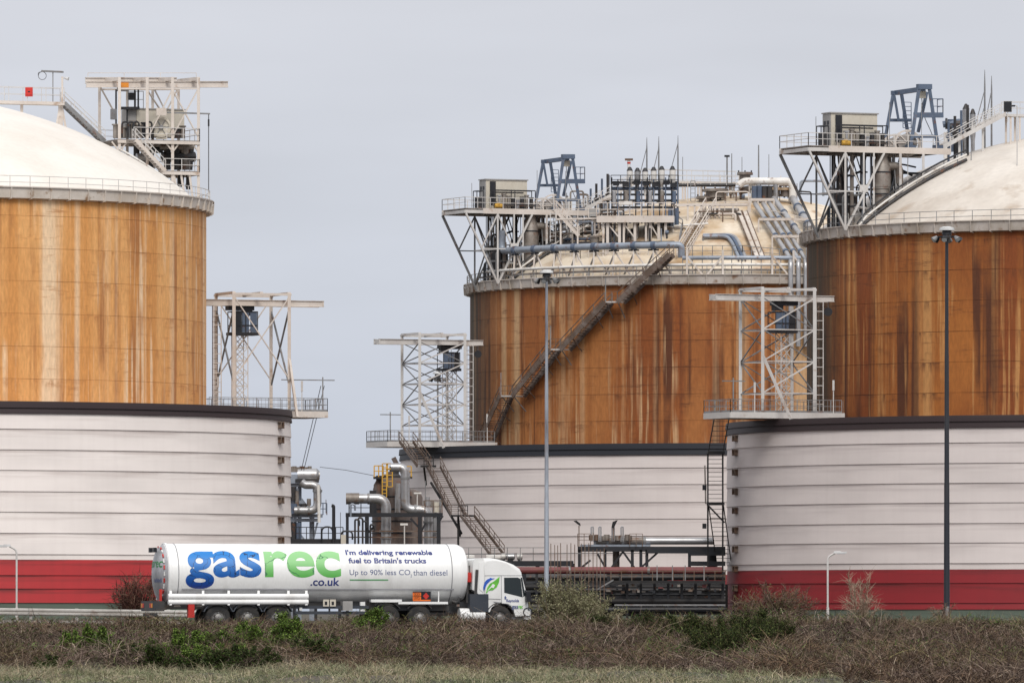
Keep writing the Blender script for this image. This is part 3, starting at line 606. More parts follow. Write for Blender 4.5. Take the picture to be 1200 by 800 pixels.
    bp('head_beam', a1 - fr.u * -.2 + Z * .1, a2 + fr.u * -.2 + Z * .1, .5, mb, t); bp('head_beam', c1 + fr.u * .2, c2 - fr.u * .2, .4, mb, t)
    bp('ridge_beam', (c1 + c2) / 2, (a1 + a2) / 2 - Z * .1, .34, mb, t, .45)
    bp('cross_bar', w(1071, 135, fa), w(1105, 135, fa), .26, mb, t, .5); bp('cross_bar', w(1042, 141, fb), w(1068, 141, fb), .24, mb, t, .3); bp('cross_bar', w(1067, 160, fa), w(1096, 160, fa), .24, mb, t, .3)
    rail(t, [w(1093, 134, fa), w(1105, 134, fa), w(1105, 134, fa) + fr.v * 1.2], mb, 1.5, .9, .08)
    ladder(t, w(1063, 150, 2.0), w(1063, 120, 2.0), .9, mb, .4, .06, fr.u)
    for x in (1067, 1099): MB().box(w(x, 175, fa), fr.u * .9, fr.v * .6, Z * .8).build('winch_foot', mb, t)
    MB().box(w(1080, 111, -1.8), fr.u * .7, fr.v * .5, Z * .7).build('hoist_block', 'cabinet_beige', t)
    MB().tube(arc([w(1080, 114, -1.8), w(1082, 135, -1.8), w(1090, 152, -1.8), w(1094, 162, -1.8)], 1), .04, 6).build('hoist_chain', 'cable', t)
    # duct lines laid along the dome beside the machinery
    t = thing('dome_conduit', f'dark conduits running up the {side_word} dome under the platform', 'conduit', fr(29, -3.6, T['ze']))
    for off, r, mm in ((.25, .16, 'pipe_dark'), (.75, .10, 'pipe_white'), (1.2, .09, 'steel_dark')):
        pts = []
        for u in np.arange(30, 17, -1.0): p = fr(u, -3.7, 0); pts.append(p + Z * (dome_z(T, p) + off))
        MB().tube(pts, r, 8).build('conduit', mm, t)
    b = MB()
    for u in np.arange(29.5, 17, -1.5): p = fr(u, -3.7, 0); zz = dome_z(T, p); b.beam(p + Z * (zz - .1), p + Z * (zz + 1.25), .09)
    b.build('stanchions', 'steel_grey', t)
    # stair up the dome to the crown walkway
    p0, p1 = fr(20, -1, zd), fr(12.6, -1, 49.8 + dz)
    t = thing('crown_stair', f'steel stair climbing from the roof platform to crown of the {side_word} dome', 'stair', p0)
    flight(t, p0, p1, fr.v, 1.2, 'steel_pale', 'steel_pale', .25, True, 'grating', .4, .07)
    for f in (.35, .7): p = p0.lerp(p1, f); bp('stair_post', V((p.x, p.y, dome_z(T, p) - .1)), p, .22, 'steel_pale', t)
    for k in range(4):
        p = fr(18.3 - k * .7, -.4, 0); zz = dome_z(T, p) - .1; b = MB().tube([p + Z * zz, p + Z * (zz + 4.2 + .3 * k)], .12 + .02 * (k % 2), 8).tube([p + Z * (zz + 2.6), p + Z * (zz + 2.9)], .3, 8); tag(b.build('vent_pipe', 'pipe_dark' if k % 2 else 'steel_blue', org=p + Z * zz), f'{("lowest", "second lowest", "second highest", "highest")[k]} thin vent pipe beside the stair on the {side_word} dome', 'pipe', f'vent pipes on the {side_word} dome')
    # crown walkway
    t = thing('crown_walkway', f'railed walkway across the crown of the {side_word} dome', 'walkway', fr(6, -1, 46)); zw = 49.8 + dz; 
    MB().box(fr(6.2, -1, zw - .1), fr.u * 12.6, fr.v * 1.4, Z * .24).build('deck', 'steel_pale', t)
    for u in (12, 11, 8, 4.5, 1):
        for v in (-1.5, -.5): p = fr(u, v, 0); bp('post', p + Z * (dome_z(T, p) - .1), p + Z * (zw - .2), .2, 'steel_cream', t)
    for v in (-1.65, -.35): rail(t, [fr(.2, v, zw), fr(12.4, v, zw)], 'steel_pale', 1.25, 2.1, .055)
roof_platform(FR, TR, 0, 'right'); roof_platform(FC, TC, -.25, 'middle')
# right dome only: masts with stays, black sign, silver stacks
def mast(px, py, by, d, label, stays, grp=None, r=.1):
    p, t = P(px, by, d), P(px, py, d); o = thing('lightning_mast', label, 'mast', p, grp)
    b = MB().tube([p, p.lerp(t, .8), t], r, 8, rs=[r, r * .8, r * .25]); b.build('pole', 'steel_grey', o)
    for dx, f in stays:
        a = p.lerp(t, f); c = P(px + dx, by - 22, d - .5); MB().tube([a, c], .045, 5).build('stay', 'steel_grey', o)
    MB().box(p + Z * .1, V((.5, 0, 0)), V((0, .5, 0)), Z * .2).build('base_plate', 'steel_grey', o); return o
dR = 801.5
mast(1154, 82, 176, dR, 'taller stayed mast beside the stair on the right dome', ((-13, .75), (-9, .55)), 'masts on the right dome')
mast(1162, 89, 174, dR + 1, 'shorter stayed mast at the stair head on the right dome', ((-9, .8),), 'masts on the right dome')
for i, (x, y) in enumerate(((1132, 122), (1140, 128))):
    p = P(x, 192 - i * 3, dR); top = P(x, y, dR); t = thing('relief_stack', ('taller', 'shorter')[i] + ' silver relief stack with conical cap on the right dome', 'stack', p, 'relief stacks right dome')
    MB().lathe(V((p.x, p.y, 0)), [(.18, p.z - .4), (.2, p.z + 2), (.34 - .06 * i, p.z + 2.6), (.34 - .06 * i, top.z - .5)], 12).build('body', 'pipe_silver', t); MB().lathe(V((p.x, p.y, 0)), [(.36 - .06 * i, top.z - .5), (.12, top.z), (.01, top.z + .05)], 12).build('cap', 'pipe_dark', t)
p = P(1181, 125, 790); t = thing('notice_board', 'black square notice on the crown walkway railing, right dome', 'sign', p - Z * .6); MB().box(p, V((.75, 0, 0)), V((0, .06, 0)), Z * 1.0).build('panel', 'sign_black', t); MB().box(p + V((0, .05, 0)), V((.84, 0, 0)), V((0, .04, 0)), Z * 1.08).build('frame', 'steel_pale', t); bp('post', p - Z * .5 + V((0, .1, 0)), p - Z * 1.5 + V((0, .1, 0)), .08, 'steel_pale', t)
p = P(1192, 200, 788); t = thing('walkway_lamp', 'small hooked lamp on the right dome walkway', 'lamp', V((p.x, p.y, dome_z(TR, p)))); a = P(1192, 124, 788); MB().tube(arc([V((p.x, p.y, dome_z(TR, p) - .1)), a, a + V((-.35, 0, .02))], .2), .06, 7).build('post', 'steel_pale', t); MB().box(a + V((-.4, 0, -.02)), V((.4, 0, 0)), V((0, .25, 0)), Z * .16).build('head', 'steel_dark', t)
p = P(1120, 158, dR + 3); t = thing('valve_manifold', 'dark blue valve manifold behind the stair on the right dome', 'valves', V((p.x, p.y, dome_z(TR, p))))
for x0, y0, x1, y1, r, mm in ((1105, 146, 1125, 143, .34, 'steel_blue'), (1114, 140, 1114, 178, .3, 'steel_blue'), (1120, 145, 1136, 145, .42, 'pipe_dark'), (1124, 150, 1124, 180, .35, 'pipe_dark'), (1118, 158, 1134, 158, .2, 'pipe_tarnished'), (1130, 135, 1130, 180, .16, 'pipe_tarnished'), (1108, 155, 1108, 186, .2, 'pipe_white')):
    MB().tube([P(x0, y0, dR + 3), P(x1, y1, dR + 3)], r, 10).build('pipe', mm, t)
for x, y in ((1109, 145), (1130, 145), (1114, 150)): MB().tube([P(x, y, dR + 3) - V((.1, 0, 0)), P(x, y, dR + 3) + V((.1, 0, 0))], .55, 12).build('flange', 'steel_dark', t)

# ------------------------------------------------------------------ left tank roof: crane frame, decks, machines, walkway
LV = -2.5
t = thing('crane_frame', 'tall cream steel crane frame on the edge of the white dome', 'crane frame', FL(27, 0, TL['ze'])); m = 'steel_cream'; fr = FL
def lw(x, y, v): return FL.at(x, y, v)
cols = (140, 172.6, 202.3, 232.6); bx = 23.4
for i, x in enumerate(cols):
    p = lw(x, 220, LV); zb = dome_z(TL, p) - .1 if i < 3 else TL['ze'] + .6; tp = lw(x, 91.5, LV); bp('column', V((tp.x, tp.y, zb)), tp, .27, m, t)
    p = lw(x - bx, 220, 2.5); zb = dome_z(TL, p) - .1; tp = lw(x - bx, 102, 2.5); bp('column', V((tp.x, tp.y, zb)), tp, .25, m, t)
    bp('top_cross_beam', lw(x, 92.5, LV), lw(x - bx, 95, 2.5), .3, m, t, .34)
for v, ya, yb in ((-.9, 97, 97), (.9, 92.5, 92.5)):
    a, c = lw(100 + (0 if v > 0 else 1), ya + 2, v), lw(267 - (0 if v < 0 else 60), yb + 2, v); b = MB().beam(a, c, .1, .5).beam(a + Z * .27, c + Z * .27, .34, .06).beam(a - Z * .27, c - Z * .27, .34, .06); b.build('runway_beam', m, t)
bp('tie_beam', lw(140, 104, LV), lw(232, 104, LV), .16, m, t); bp('tie_beam', lw(117, 105, 2.5), lw(209, 105, 2.5), .16, m, t)
rail(t, [lw(103, 90, 1.2), lw(230, 90, 1.2)], m, .35, 3.5, .05, name='cable_rail', mid=False)
bp('brace', lw(202, 105, LV), lw(232, 160, LV), .12, m, t); bp('brace', lw(232, 105, LV), lw(202, 160, LV), .12, m, t)
bp('brace', lw(172, 105, LV), lw(202, 150, 2.5), .12, m, t); bp('brace', lw(202, 105, LV), lw(174, 160, LV), .12, m, t); bp('brace', lw(118, 103, 2.5), lw(133, 130, 2.5), .13, m, t); bp('brace', lw(180, 103, 2.5), lw(209, 160, 2.5), .12, m, t); bp('brace', lw(209, 103, 2.5), lw(180, 160, 2.5), .12, m, t)
MB().box(lw(189, 131, LV), fr.u * 1.0, fr.v * .08, Z * .7).build('gusset_plate', m, t)
MB().box(lw(144, 100, -.9), fr.u * 1.0, fr.v * .5, Z * .45).build('hoist_trolley', 'safety_orange', t)
for nm, x0, x1, y, v0, v1 in (('upper_deck', 138, 234, 163.5, -2.7, 2.9), ('lower_deck', 189, 234, 200.5, -2.7, 2.9)):
    a, c = fr.loc(x0, y, v0), fr.loc(x1, y, v0); zz = a[2]
    MB().box(fr((a[0] + c[0]) / 2, (v0 + v1) / 2, zz), fr.u * (c[0] - a[0]), fr.v * (v1 - v0), Z * .1).build(nm, 'grating', t)
    bp('deck_beam', fr(a[0], v0, zz - .18), fr(c[0], v0, zz - .18), .12, m, t, .28); bp('deck_beam', fr(c[0], v0 + .1, zz - .18), fr(c[0], v1, zz - .18), .12, m, t, .28); bp('deck_beam', fr(a[0], v1, zz - .18), fr(c[0], v1, zz - .18), .12, m, t, .28)
    s0 = fr.loc(157 if nm[0] == 'u' else 192, y, v0)[0]
    rail(t, [fr(s0, v0, zz), fr(c[0], v0, zz), fr(c[0], v1, zz), fr(a[0], v1, zz)], 'steel_pale', 1.2, 1.5, .06)
for x, y in ((232.6, 178), (202.3, 178), (172.6, 178), (140, 178)):
    bp('knee_brace', lw(x, y, LV), lw(x - 9, y - 12, LV), .13, m, t)
    if x < 230: bp('knee_brace', lw(x, y, LV), lw(x + 9, y - 12, LV), .13, m, t)
for x in (203, 212, 222):
    a = lw(x, 203, LV); c = lw(x + 6, 224, LV); bp('base_post', a, V((c.x, c.y, max(TL['ze'] + .5, dome_z(TL, c)) - .05)), .2, m, t); bp('base_post', lw(x, 203, 1), lw(x + (-4), 219, 1), .16, 'steel_grey', t)
p = lw(236, 146, LV); bp('davit_arm', lw(196, 132, LV), lw(246, 133.5, LV), .14, 'steel_grey', t); MB().tube([lw(244.5, 134, LV), lw(244.5, 232, LV)], .05, 6).build('davit_rope', 'cable', t)
bp('davit_hook', lw(244.5, 140, LV), lw(244.5, 148, LV), .16, 'steel_dark', t)
t = thing('deck_stair', 'short steel stair between the two decks of the crane frame', 'stair', lw(190, 200, LV)); flight(t, lw(192, 201, -3.3), lw(157, 164, -3.3), fr.v, 1.0, 'steel_cream', 'steel_pale', .24, True, 'grating', .34, .06)
bp('landing', lw(150, 164.5, -3.3), lw(158, 164.5, -3.3), 1.0, 'grating', t, .12)
t = thing('control_cabin', 'beige cabin under the crane frame on the white dome', 'cabin', lw(185, 163, .6)); a, c = fr.loc(160, 128, .5), fr.loc(216, 161, .5); MB().box(fr((a[0] + c[0]) / 2, 1.5, (a[2] + c[2]) / 2), fr.u * (c[0] - a[0]), fr.v * 2, Z * (a[2] - c[2])).build('body', 'cabinet_grey' if 0 else 'cabinet_beige', t)
MB().box(fr((a[0] + c[0]) / 2, 1.5, a[2] + .05), fr.u * (c[0] - a[0] + .2), fr.v * 2.2, Z * .12).build('roof', 'cabinet_grey', t)
a2, c2 = fr.loc(150, 128, .4), fr.loc(160, 161, .4); MB().box(fr((a2[0] + c2[0]) / 2, 1.4, (a2[2] + c2[2]) / 2), fr.u * (c2[0] - a2[0]), fr.v * 1.8, Z * (a2[2] - c2[2])).build('side_locker', 'cabinet_grey', t)
c = lw(189, 149, -1.6); t = thing('fan_wheel', 'round beige fan housing on the deck of the crane frame', 'fan', V((c.x, c.y, fr.loc(189, 162, -1.6)[2]))); nv = V((0, -1, 0))
MB().lathe(c, [(.98, -.25), (.98, .25), (.78, .25), (.78, .05), (.01, .05)], 26, nv).build('housing', 'cabinet_beige', t); MB().lathe(c, [(.2, .0), (.2, .3), (.01, .3)], 12, nv).build('hub', 'steel_grey', t)
for k in range(6):
    a = k * math.pi / 3; bp('spoke', c + nv * .1, c + nv * .1 + V((math.cos(a), 0, math.sin(a))) * .9, .07, 'steel_grey', t)
bp('stand', c - Z * .9 - V((.5, 0, 0)), c - Z * .9 + V((.5, 0, 0)), .3, 'cabinet_beige', t, .5)
t = thing('machine_skid', 'dark pumps and pipe loops on the upper deck left of the beige cabin', 'pump skid', lw(155, 162, -1.5)); rnd = random.Random(3)
for x, yt, r, mm in ((136, 147, .3, 'pipe_tarnished'), (143, 150, .36, 'pipe_tarnished'), (150, 146, .24, 'steel_grey'), (156, 143, .3, 'pipe_tarnished'), (162, 148, .36, 'pipe_tarnished'), (168, 145, .2, 'steel_dark'), (177, 150, .3, 'pipe_dark'), (208, 152, .28, 'pipe_dark'), (214, 149, .25, 'pipe_tarnished')):
    MB().tube([lw(x, 162, -1.4), lw(x, yt, -1.4)], r, 10).tube([lw(x, yt, -1.4), lw(x, yt - 1.5, -1.4)], r * 1.4, 10).build('pump', mm, t)
for x in (146, 153, 159, 174): MB().tube(arc([lw(x - 3, 161, -2), lw(x - 3, 143, -2), lw(x + 4, 143, -2), lw(x + 4, 158, -2)], .5), .09, 8).build('pipe_loop', 'pipe_dark', t)
t = thing('instrument_rack', 'small railed instrument stand beneath the crane runway beam', 'rack', lw(152, 128, .3)); bp('deck', lw(141, 127, .3), lw(162, 127, .3), .8, 'steel_dark', t, .25); rail(t, [lw(150, 127, .3), lw(168, 127, .3)], 'steel_grey', 1.6, .8, .06)
for x, y0, y1 in ((136, 105, 161), (140, 101, 127), (158, 100, 127), (162, 100, 127), (149, 127, 162)): bp('post', lw(x, y1, .3), lw(x, y0, .3), .16, 'steel_dark', t)
MB().box(lw(144, 104, .3), fr.u * 1.0, fr.v * .6, Z * .5).build('lamp_box', 'steel_grey', t); MB().box(lw(154, 113, .3), fr.u * .5, fr.v * .4, Z * .7).build('gauge', 'steel_dark', t); MB().box(lw(133, 134, .3), fr.u * .5, fr.v * .4, Z * 1.0).build('junction_box', 'steel_grey', t)
t = thing('pipe_manifold', 'dark heavy pipework between the decks of the crane frame', 'pipes', lw(205, 198, 1))
for x0, y0, x1, y1, r in ((186, 172, 226, 172, .42), (190, 184, 228, 184, .5), (196, 170, 196, 199, .34), (206, 168, 206, 199, .4), (216, 168, 216, 199, .45), (224, 172, 222, 199, .3), (170, 176, 190, 176, .3), (160, 170, 160, 186, .3), (168, 176, 168, 192, .24), (176, 180, 176, 196, .3), (212, 203, 212, 219, .3), (221, 203, 221, 222, .26)):
    MB().tube([lw(x0, y0, .8), lw(x1, y1, .8)], r, 10).build('pipe', 'pipe_dark' if x0 % 3 else 'pipe_tarnished', t)
MB().tube([lw(160, 184, 0), lw(174, 184, 0)], .35, 10).build('pipe', 'pipe_silver', t)
t = thing('dome_handline', 'white pipe on short posts down the near edge of the white dome', 'pipe', lw(170, 195, -3)); pts = []
for u in np.arange(21.5, 30, .8): p = fr(u, -5.2, 0); pts.append(p + Z * (dome_z(TL, p) + .45))
MB().tube(pts, .11, 8).build('pipe', 'pipe_white', t); MB().tube([p - Z * .3 for p in pts], .12, 8).build('lower_pipe', 'pipe_dark', t)
b = MB()
for p in pts[::2]: b.beam(p - Z * .6, p, .08)
b.build('posts', 'steel_grey', t, 'stuff')
# walkway over the crown, stair down to the deck
t = thing('crown_walkway', 'railed walkway over the crown of the white dome', 'walkway', lw(40, 127, 0)); a, c = fr.loc(-80, 120, 0), fr.loc(73, 120.5, 0); zz = c[2]
MB().box(fr((a[0] + c[0]) / 2, 0, zz - .12), fr.u * (c[0] - a[0]), fr.v * 1.3, Z * .3).build('deck', 'steel_cream', t)
for v in (-.65, .65): rail(t, [fr(a[0], v, zz), fr(c[0], v, zz)], 'steel_pale', 1.35, 1.9, .05)
for x in (25.5, 70, 72):
    p = lw(x, 121, 0); bp('post', V((p.x, p.y, dome_z(TL, p) - .1)), p, .26, 'steel_cream', t)
for x0, x1 in ((71, 65), (72, 79)): a = lw(x0, 122, 0); c = lw(x1, 140, 0); bp('raker', V((c.x, c.y, dome_z(TL, c) - .1)), a, .2, 'steel_cream', t)
bp('corner_post', lw(73, 120, -.6), lw(73, 90, -.6), .18, 'steel_cream', t)
t = thing('dome_stair', 'steel stair from the white dome walkway down to the crane frame', 'stair', lw(120, 165, 0)); flight(t, lw(121, 166, 0), lw(73.5, 121, 0), fr.v, 1.1, 'steel_grey', 'steel_pale', .26, True, 'grating', .36, .055)
p = lw(34, 108, -.75); t = thing('lifebuoy_box', 'red safety box on the white dome walkway railing', 'safety box', p - Z * .5); MB().box(p, V((.7, 0, 0)), V((0, .3, 0)), Z * .85).build('body', 'sign_red', t); MB().box(p - V((0, .16, -.02)), V((.2, 0, 0)), V((0, .02, 0)), Z * .12).build('plate', 'sign_black', t); MB().box(p + V((0, .0, -.3)), V((.72, 0, 0)), V((0, .32, 0)), Z * .03).build('hinge_line', 'sign_black', t); bp('bracket', p - Z * .4 + V((0, .2, 0)), p + V((0, .2, .3)), .06, 'steel_pale', t)
p = lw(62, 120, 0); a = lw(62, 84, 0); t = thing('aerial_mast', 'thin mast with flat wing lamp above the white dome walkway', 'mast', p); bp('pole', p, a, .09, 'steel_grey', t); MB().beam(a + V((-1.1, 0, .05)), a + V((1.0, 0, -.05)), .35, .16).build('wing', 'steel_grey', t); e1 = a + V((-1.0, 0, -.4)); MB().tube([e1 + V((math.cos(k * .52), 0, math.sin(k * .52))) * .38 for k in range(13)], .03, 5).build('loop_antenna', 'cable', t); MB().tube(arc([a + V((-1, 0, .0)), e1 + V((-.4, 0, .3)), e1 + V((-.38, 0, 0))], .3), .03, 5).build('cable_loop', 'cable', t)
p = lw(76, 91.5, -.6); t = thing('floodlight', 'small floodlight on the walkway corner post, white dome', 'floodlight', p); MB().tube([p, p + V((.35, -.1, -.1))], .14, 10, rs=[.1, .18]).build('head', 'lamp_white', t); bp('bracket', p - V((.25, 0, .05)), p, .08, 'steel_pale', t)

# ------------------------------------------------------------------ middle tank: shell stair, eave pipes, dome piping
def SH(x, y, r=31.4): return cyl_hit(TC, x, y, r)
t = thing('shell_stair', 'long rusty steel stair climbing across the middle tank shell', 'stair', SH(572, 516))
wp = [(570, 517), (593, 464), (607, 464), (650, 409.5), (662, 409.5), (713, 354), (727, 354), (787, 298)]
for i in range(0, 8, 2):
    a, c = SH(*wp[i], 31.5), SH(*wp[i + 1], 31.5); n = 4
    pts = [SH(wp[i][0] + (wp[i + 1][0] - wp[i][0]) * k / n, wp[i][1] + (wp[i + 1][1] - wp[i][1]) * k / n, 31.5) for k in range(n + 1)]
    for p, r in zip(pts[:-1], pts[1:]):
        nrm = V((p.x - TC['o'].x, p.y - TC['o'].y, 0)).normalized(); flight(t, p, r, nrm, 1.7, 'steel_stair', 'steel_stair', .24, True, 'steel_stair', .6, .08)
    if i < 6:
        a, c = SH(*wp[i + 1], 31.5), SH(*wp[i + 2], 31.5); MB().beam(a, c, 1.4, .16).build('landing', 'steel_pale', t); nrm = V((a.x - TC['o'].x, a.y - TC['o'].y, 0)).normalized() * .68; rail(t, [a + nrm, c + nrm], 'steel_rusty', 1.15, .7, .06)
        for p in (a, c): bp('landing_bracket', p + nrm * .9, V((p.x, p.y, p.z - 1.7)) - nrm * 1.6, .09, 'steel_grey', t)
        bp('lamp_post', a + nrm, a + nrm + Z * 2.6, .1, 'steel_grey', t)
    for p in pts[1:-1:2]:
        nrm = V((p.x - TC['o'].x, p.y - TC['o'].y, 0)).normalized(); bp('stair_bracket', p + nrm * .7, p - nrm * 1.2 - Z * 1.5, .08, 'steel_stair', t)
def arc_pipe(T, r, z, x0, x1, rad, m, n=26, ends=()):
    return [(lambda p: V((p.x, p.y, z)))(cyl_hit(T, x0 + (x1 - x0) * i / n, 300, r)) for i in range(n + 1)]
t = thing('ring_pipe', 'thick blue-grey pipe running round the middle tank above its eave', 'pipe', arc_pipe(TC, 29.5, 38, 586, 790, 0, 0)[0]); pts = arc_pipe(TC, 30, 41.2, 588, 789, .38, 0)
MB().tube(arc([pts[0] + Z * 2.3] + [pts[0], pts[3]], .7) + pts[4:-1] + arc([pts[-1], pts[-1] + V((.9, 0, 0)), pts[-1] + V((.9, .0, -1.4))], .7), .38, 14).build('pipe', 'pipe_blue_grey', t)
for i in range(2, 26, 3):
    p = pts[i]; nrm = V((p.x - TC['o'].x, p.y - TC['o'].y, 0)).normalized(); tg = V((-nrm.y, nrm.x, 0)); MB().tube([p - tg * .25, p + tg * .25], .46, 14).build('pipe_clamp', 'steel_blue', t)
    q0 = V((p.x, p.y, TC['ze'] + .6)) + nrm * .3; bp('support_post', q0, p - Z * .4, .18, 'steel_cream', t); bp('support_brace', p - Z * .6 - nrm * .3, q0 + tg * 2.4 + Z * .2, .15, 'steel_cream', t); bp('support_arm', p - Z * .5 - tg * .6, p - Z * .5 + tg * .6, .18, 'steel_dark', t); bp('rear_brace', p - Z * .6 - nrm * .3, q0 - tg * 1.7 + Z * .2 - nrm * 1.2, .13, 'steel_grey', t)
for nm, z, x0, x1, rad, mm, lab in (('lower', 39.0, 566, 940, .17, 'pipe_white', 'thin white pipe ringing the middle tank just above its eave'), ('upper', 39.75, 800, 938, .24, 'pipe_blue_grey', 'grey pipe along right part of the middle tank eave'), ('third', 38.45, 560, 930, .1, 'pipe_tarnished', 'thinnest stained pipe ringing the middle tank eave')):
    pts = arc_pipe(TC, 30.3, z, x0, x1, rad, mm, 36); t = thing('eave_pipe', lab, 'pipe', pts[0] - Z * .5, 'pipes along the middle tank eave'); MB().tube(pts, rad, 10).build('pipe', mm, t); b = MB()
    for p in pts[::3]: b.beam(V((p.x, p.y, TC['ze'] + .5)), p, .09)
    b.build('supports', 'steel_grey', t, 'stuff')
t = thing('pipe_trestle', 'pale triangular props along right part of the middle tank eave', 'trestle', SH(840, 320))
for x in (805, 847, 905, 930):
    a = cyl_hit(TC, x, 300, 30.6); c = V((a.x, a.y, TC['ze'] + .4)); bp('prop', c, c + Z * 3.3, .22, 'steel_cream', t); s = -1 if x in (847,) else 1; e2 = cyl_hit(TC, x + s * 21, 300, 30.6); bp('brace', c + Z * 2.6, V((e2.x, e2.y, TC['ze'] + .7)), .18, 'steel_cream', t)
def DH(x, y, off=.3): return dome_hit(TC, x, y, off)
# manifold deck on the dome
dm = DH(742, 283, 0).y - 1
t = thing('manifold_deck', 'pale railed valve deck on legs low on the middle dome', 'platform', P(742, 285, dm)); a, c = P(699, 257, dm), P(790, 257, dm)
MB().box((a + c) / 2 + V((0, 2, 0)), V((c.x - a.x, 0, 0)), V((0, 5, 0)), Z * .2).build('deck', 'grating', t); bp('fascia_beam', a - V((0, .5, 0)), c - V((0, .5, 0)), .16, 'steel_cream', t, .75); rail(t, [a - V((0, .5, -.3)), c - V((0, .5, -.3)), c + V((0, 4, .3))], 'steel_cream', 1.5, 1.3, .08)
for x in (707, 712, 726, 731, 744, 757, 762, 772, 780):
    for k, dd in enumerate((0, 2.2)):
        p = P(x + k * 3, 260, dm + dd); bp('leg', V((p.x, p.y, dome_z(TC, p) - .1)), p, .22 if x % 2 else .3, 'steel_cream' if k == 0 else 'steel_grey', t)
for x0, x1 in ((712, 726), (731, 744), (762, 772)): bp('knee_brace', P(x0, 262, dm), P(x1, 279, dm), .14, 'steel_cream', t)
t = thing('valve_manifold', 'dark blue rack of relief valves on top of the middle dome', 'valves', P(755, 250, dm + 5)); dd = dm + 4.5
for y, r in ((214, .16), (221, .2), (228, .12), (235, .14), (243, .12)): MB().tube([P(716, y, dd), P(794, y, dd)], r, 8).build('header_pipe', 'steel_dark' if y != 221 else 'steel_blue', t)
for i, x in enumerate(range(717, 796, 7)):
    bp('frame_post', P(x, 262, dd - .4), P(x, 208 + (i % 3) * 2, dd - .4), .13, 'steel_blue' if i % 2 else 'steel_dark', t)
    if i % 2 == 0: MB().tube([P(x + 3, 240, dd - .6), P(x + 3, 224, dd - .6)], .24, 10).build('valve_body', ('pipe_silver', 'steel_blue', 'pipe_tarnished')[i % 3], t)
for x in (722, 733, 746, 757, 768, 781, 789): MB().box(P(x, 213 + x % 5, dd - .5), V((.7, 0, 0)), V((0, .4, 0)), Z * .5).build('actuator', 'steel_dark', t)
rail(t, [P(716, 216, dd - 1), P(795, 216, dd - 1)], 'steel_dark', 1.0, 1.1, .08); MB().box(P(733, 238, dm - .6), V((1.5, 0, 0)), V((0, .8, 0)), Z * .4).build('junction_box', 'pipe_white', t)
for i, (x, y) in enumerate(((738, 196), (747, 197), (756, 197), (766, 196), (775.5, 195), (788, 195))):
    p = P(x, 216, dd); top = P(x, y, dd); t = thing('relief_stack', ('first', 'second', 'third', 'fourth', 'fifth', 'sixth')[i] + ' silver stack from the left in the row on the middle dome', 'stack', p, 'relief stacks middle dome'); cc = V((p.x, p.y, 0))
    MB().lathe(cc, [(.16, p.z - 1.2), (.2, p.z), (.33, p.z + .2), (.33, top.z - .4)], 12).build('body', 'pipe_white' if i != 1 else 'pipe_silver', t); MB().lathe(cc, [(.36, top.z - .4), (.16, top.z), (.01, top.z + .05)], 12).build('cap', 'pipe_dark', t)
p, a = P(737, 214, dd + 1), P(737, 187, dd + 1); t = thing('warning_beacon', 'slim red and white beacon post behind the stacks of the middle dome', 'beacon', p); MB().tube([p - Z * 2, a], .16, 8).build('post', 'pipe_white', t); MB().tube([P(737, 192, dd + 1), P(737, 190, dd + 1)], .2, 8).build('red_band', 'sign_red', t); MB().box(a, V((.9, 0, 0)), V((0, .4, 0)), Z * .22).build('head', 'steel_rusty', t)
for i, (x, y, st) in enumerate(((758, 161, ((-11, .85),)), (772, 160, ((-10, .83),)), (794.5, 159, ((-16, .9),)))):
    mast(x, y, 238 if i < 2 else 250, dd + .6, ('leftmost', 'central', 'rightmost')[i] + ' stayed lightning mast above the middle dome valves', st, 'masts on the middle dome', .1)
for i, (x, y, y1, rr, lab) in enumerate(((852, 182, 240, .12, 'lamp-tipped'), (857.5, 180, 236, .07, 'bare thin'), (889, 170, 214, .1, 'tallest'), (800, 184, 215, .05, 'short thin'), (869.5, 184, 214, .05, 'very thin'), (901, 181, 212, .05, 'hair-thin'))):
    dq = TC['o'].y - 4; p = P(x, y1, dq); t = thing('aerial_rod', lab + ' upright rod on crown of the middle dome', 'rod', p); MB().tube([p - Z * .8, P(x, y, dq)], rr, 7, rs=[rr, rr * .7]).build('rod', 'steel_grey', t)
    if i == 0: MB().box(P(x, 183, dq), V((.6, 0, 0)), V((0, .3, 0)), Z * .22).build('lamp_head', 'steel_dark', t)
# ladder stair down the dome, cable trays, small blue line
t = thing('dome_stair', 'narrow steel stair lying down the front of the middle dome', 'stair', DH(797, 300)); A, B = DH(799, 299, .5), DH(833, 243, .5)
flight(t, A, B, V((1, .1, 0)), 1.1, 'steel_cream', 'steel_cream', .25, True, 'steel_rusty', .4, .09)
t = thing('stair_head_deck', 'railed landing at the head of the middle dome stair', 'platform', DH(840, 246)); da = DH(835, 250, .5).y; a, c = P(790, 240.5, da), P(878, 239.5, da); bp('deck_beam', a, c, .2, 'steel_cream', t, .3); rail(t, [P(835, 247, da), P(878, 247, da)], 'steel_cream', 1.0, 1.2, .08)
for x in (792, 806, 814, 822, 832, 838, 843, 859, 877): p = P(x, 241, da); bp('post', V((p.x, p.y, dome_z(TC, p) - .1)), p, .2, 'steel_cream', t)
t = thing('vent_hood', 'long dark low vent box under the landing on the middle dome', 'vent', DH(851, 252)); MB().box(DH(850, 249, .3), V((2.9, 0, 0)), V((0, .6, .2)), V((0, -.2, .8))).build('body', 'pipe_tarnished', t); MB().box(DH(850, 246, .5), V((3.1, 0, 0)), V((0, .8, .3)), Z * .1).build('lid', 'steel_rusty', t)
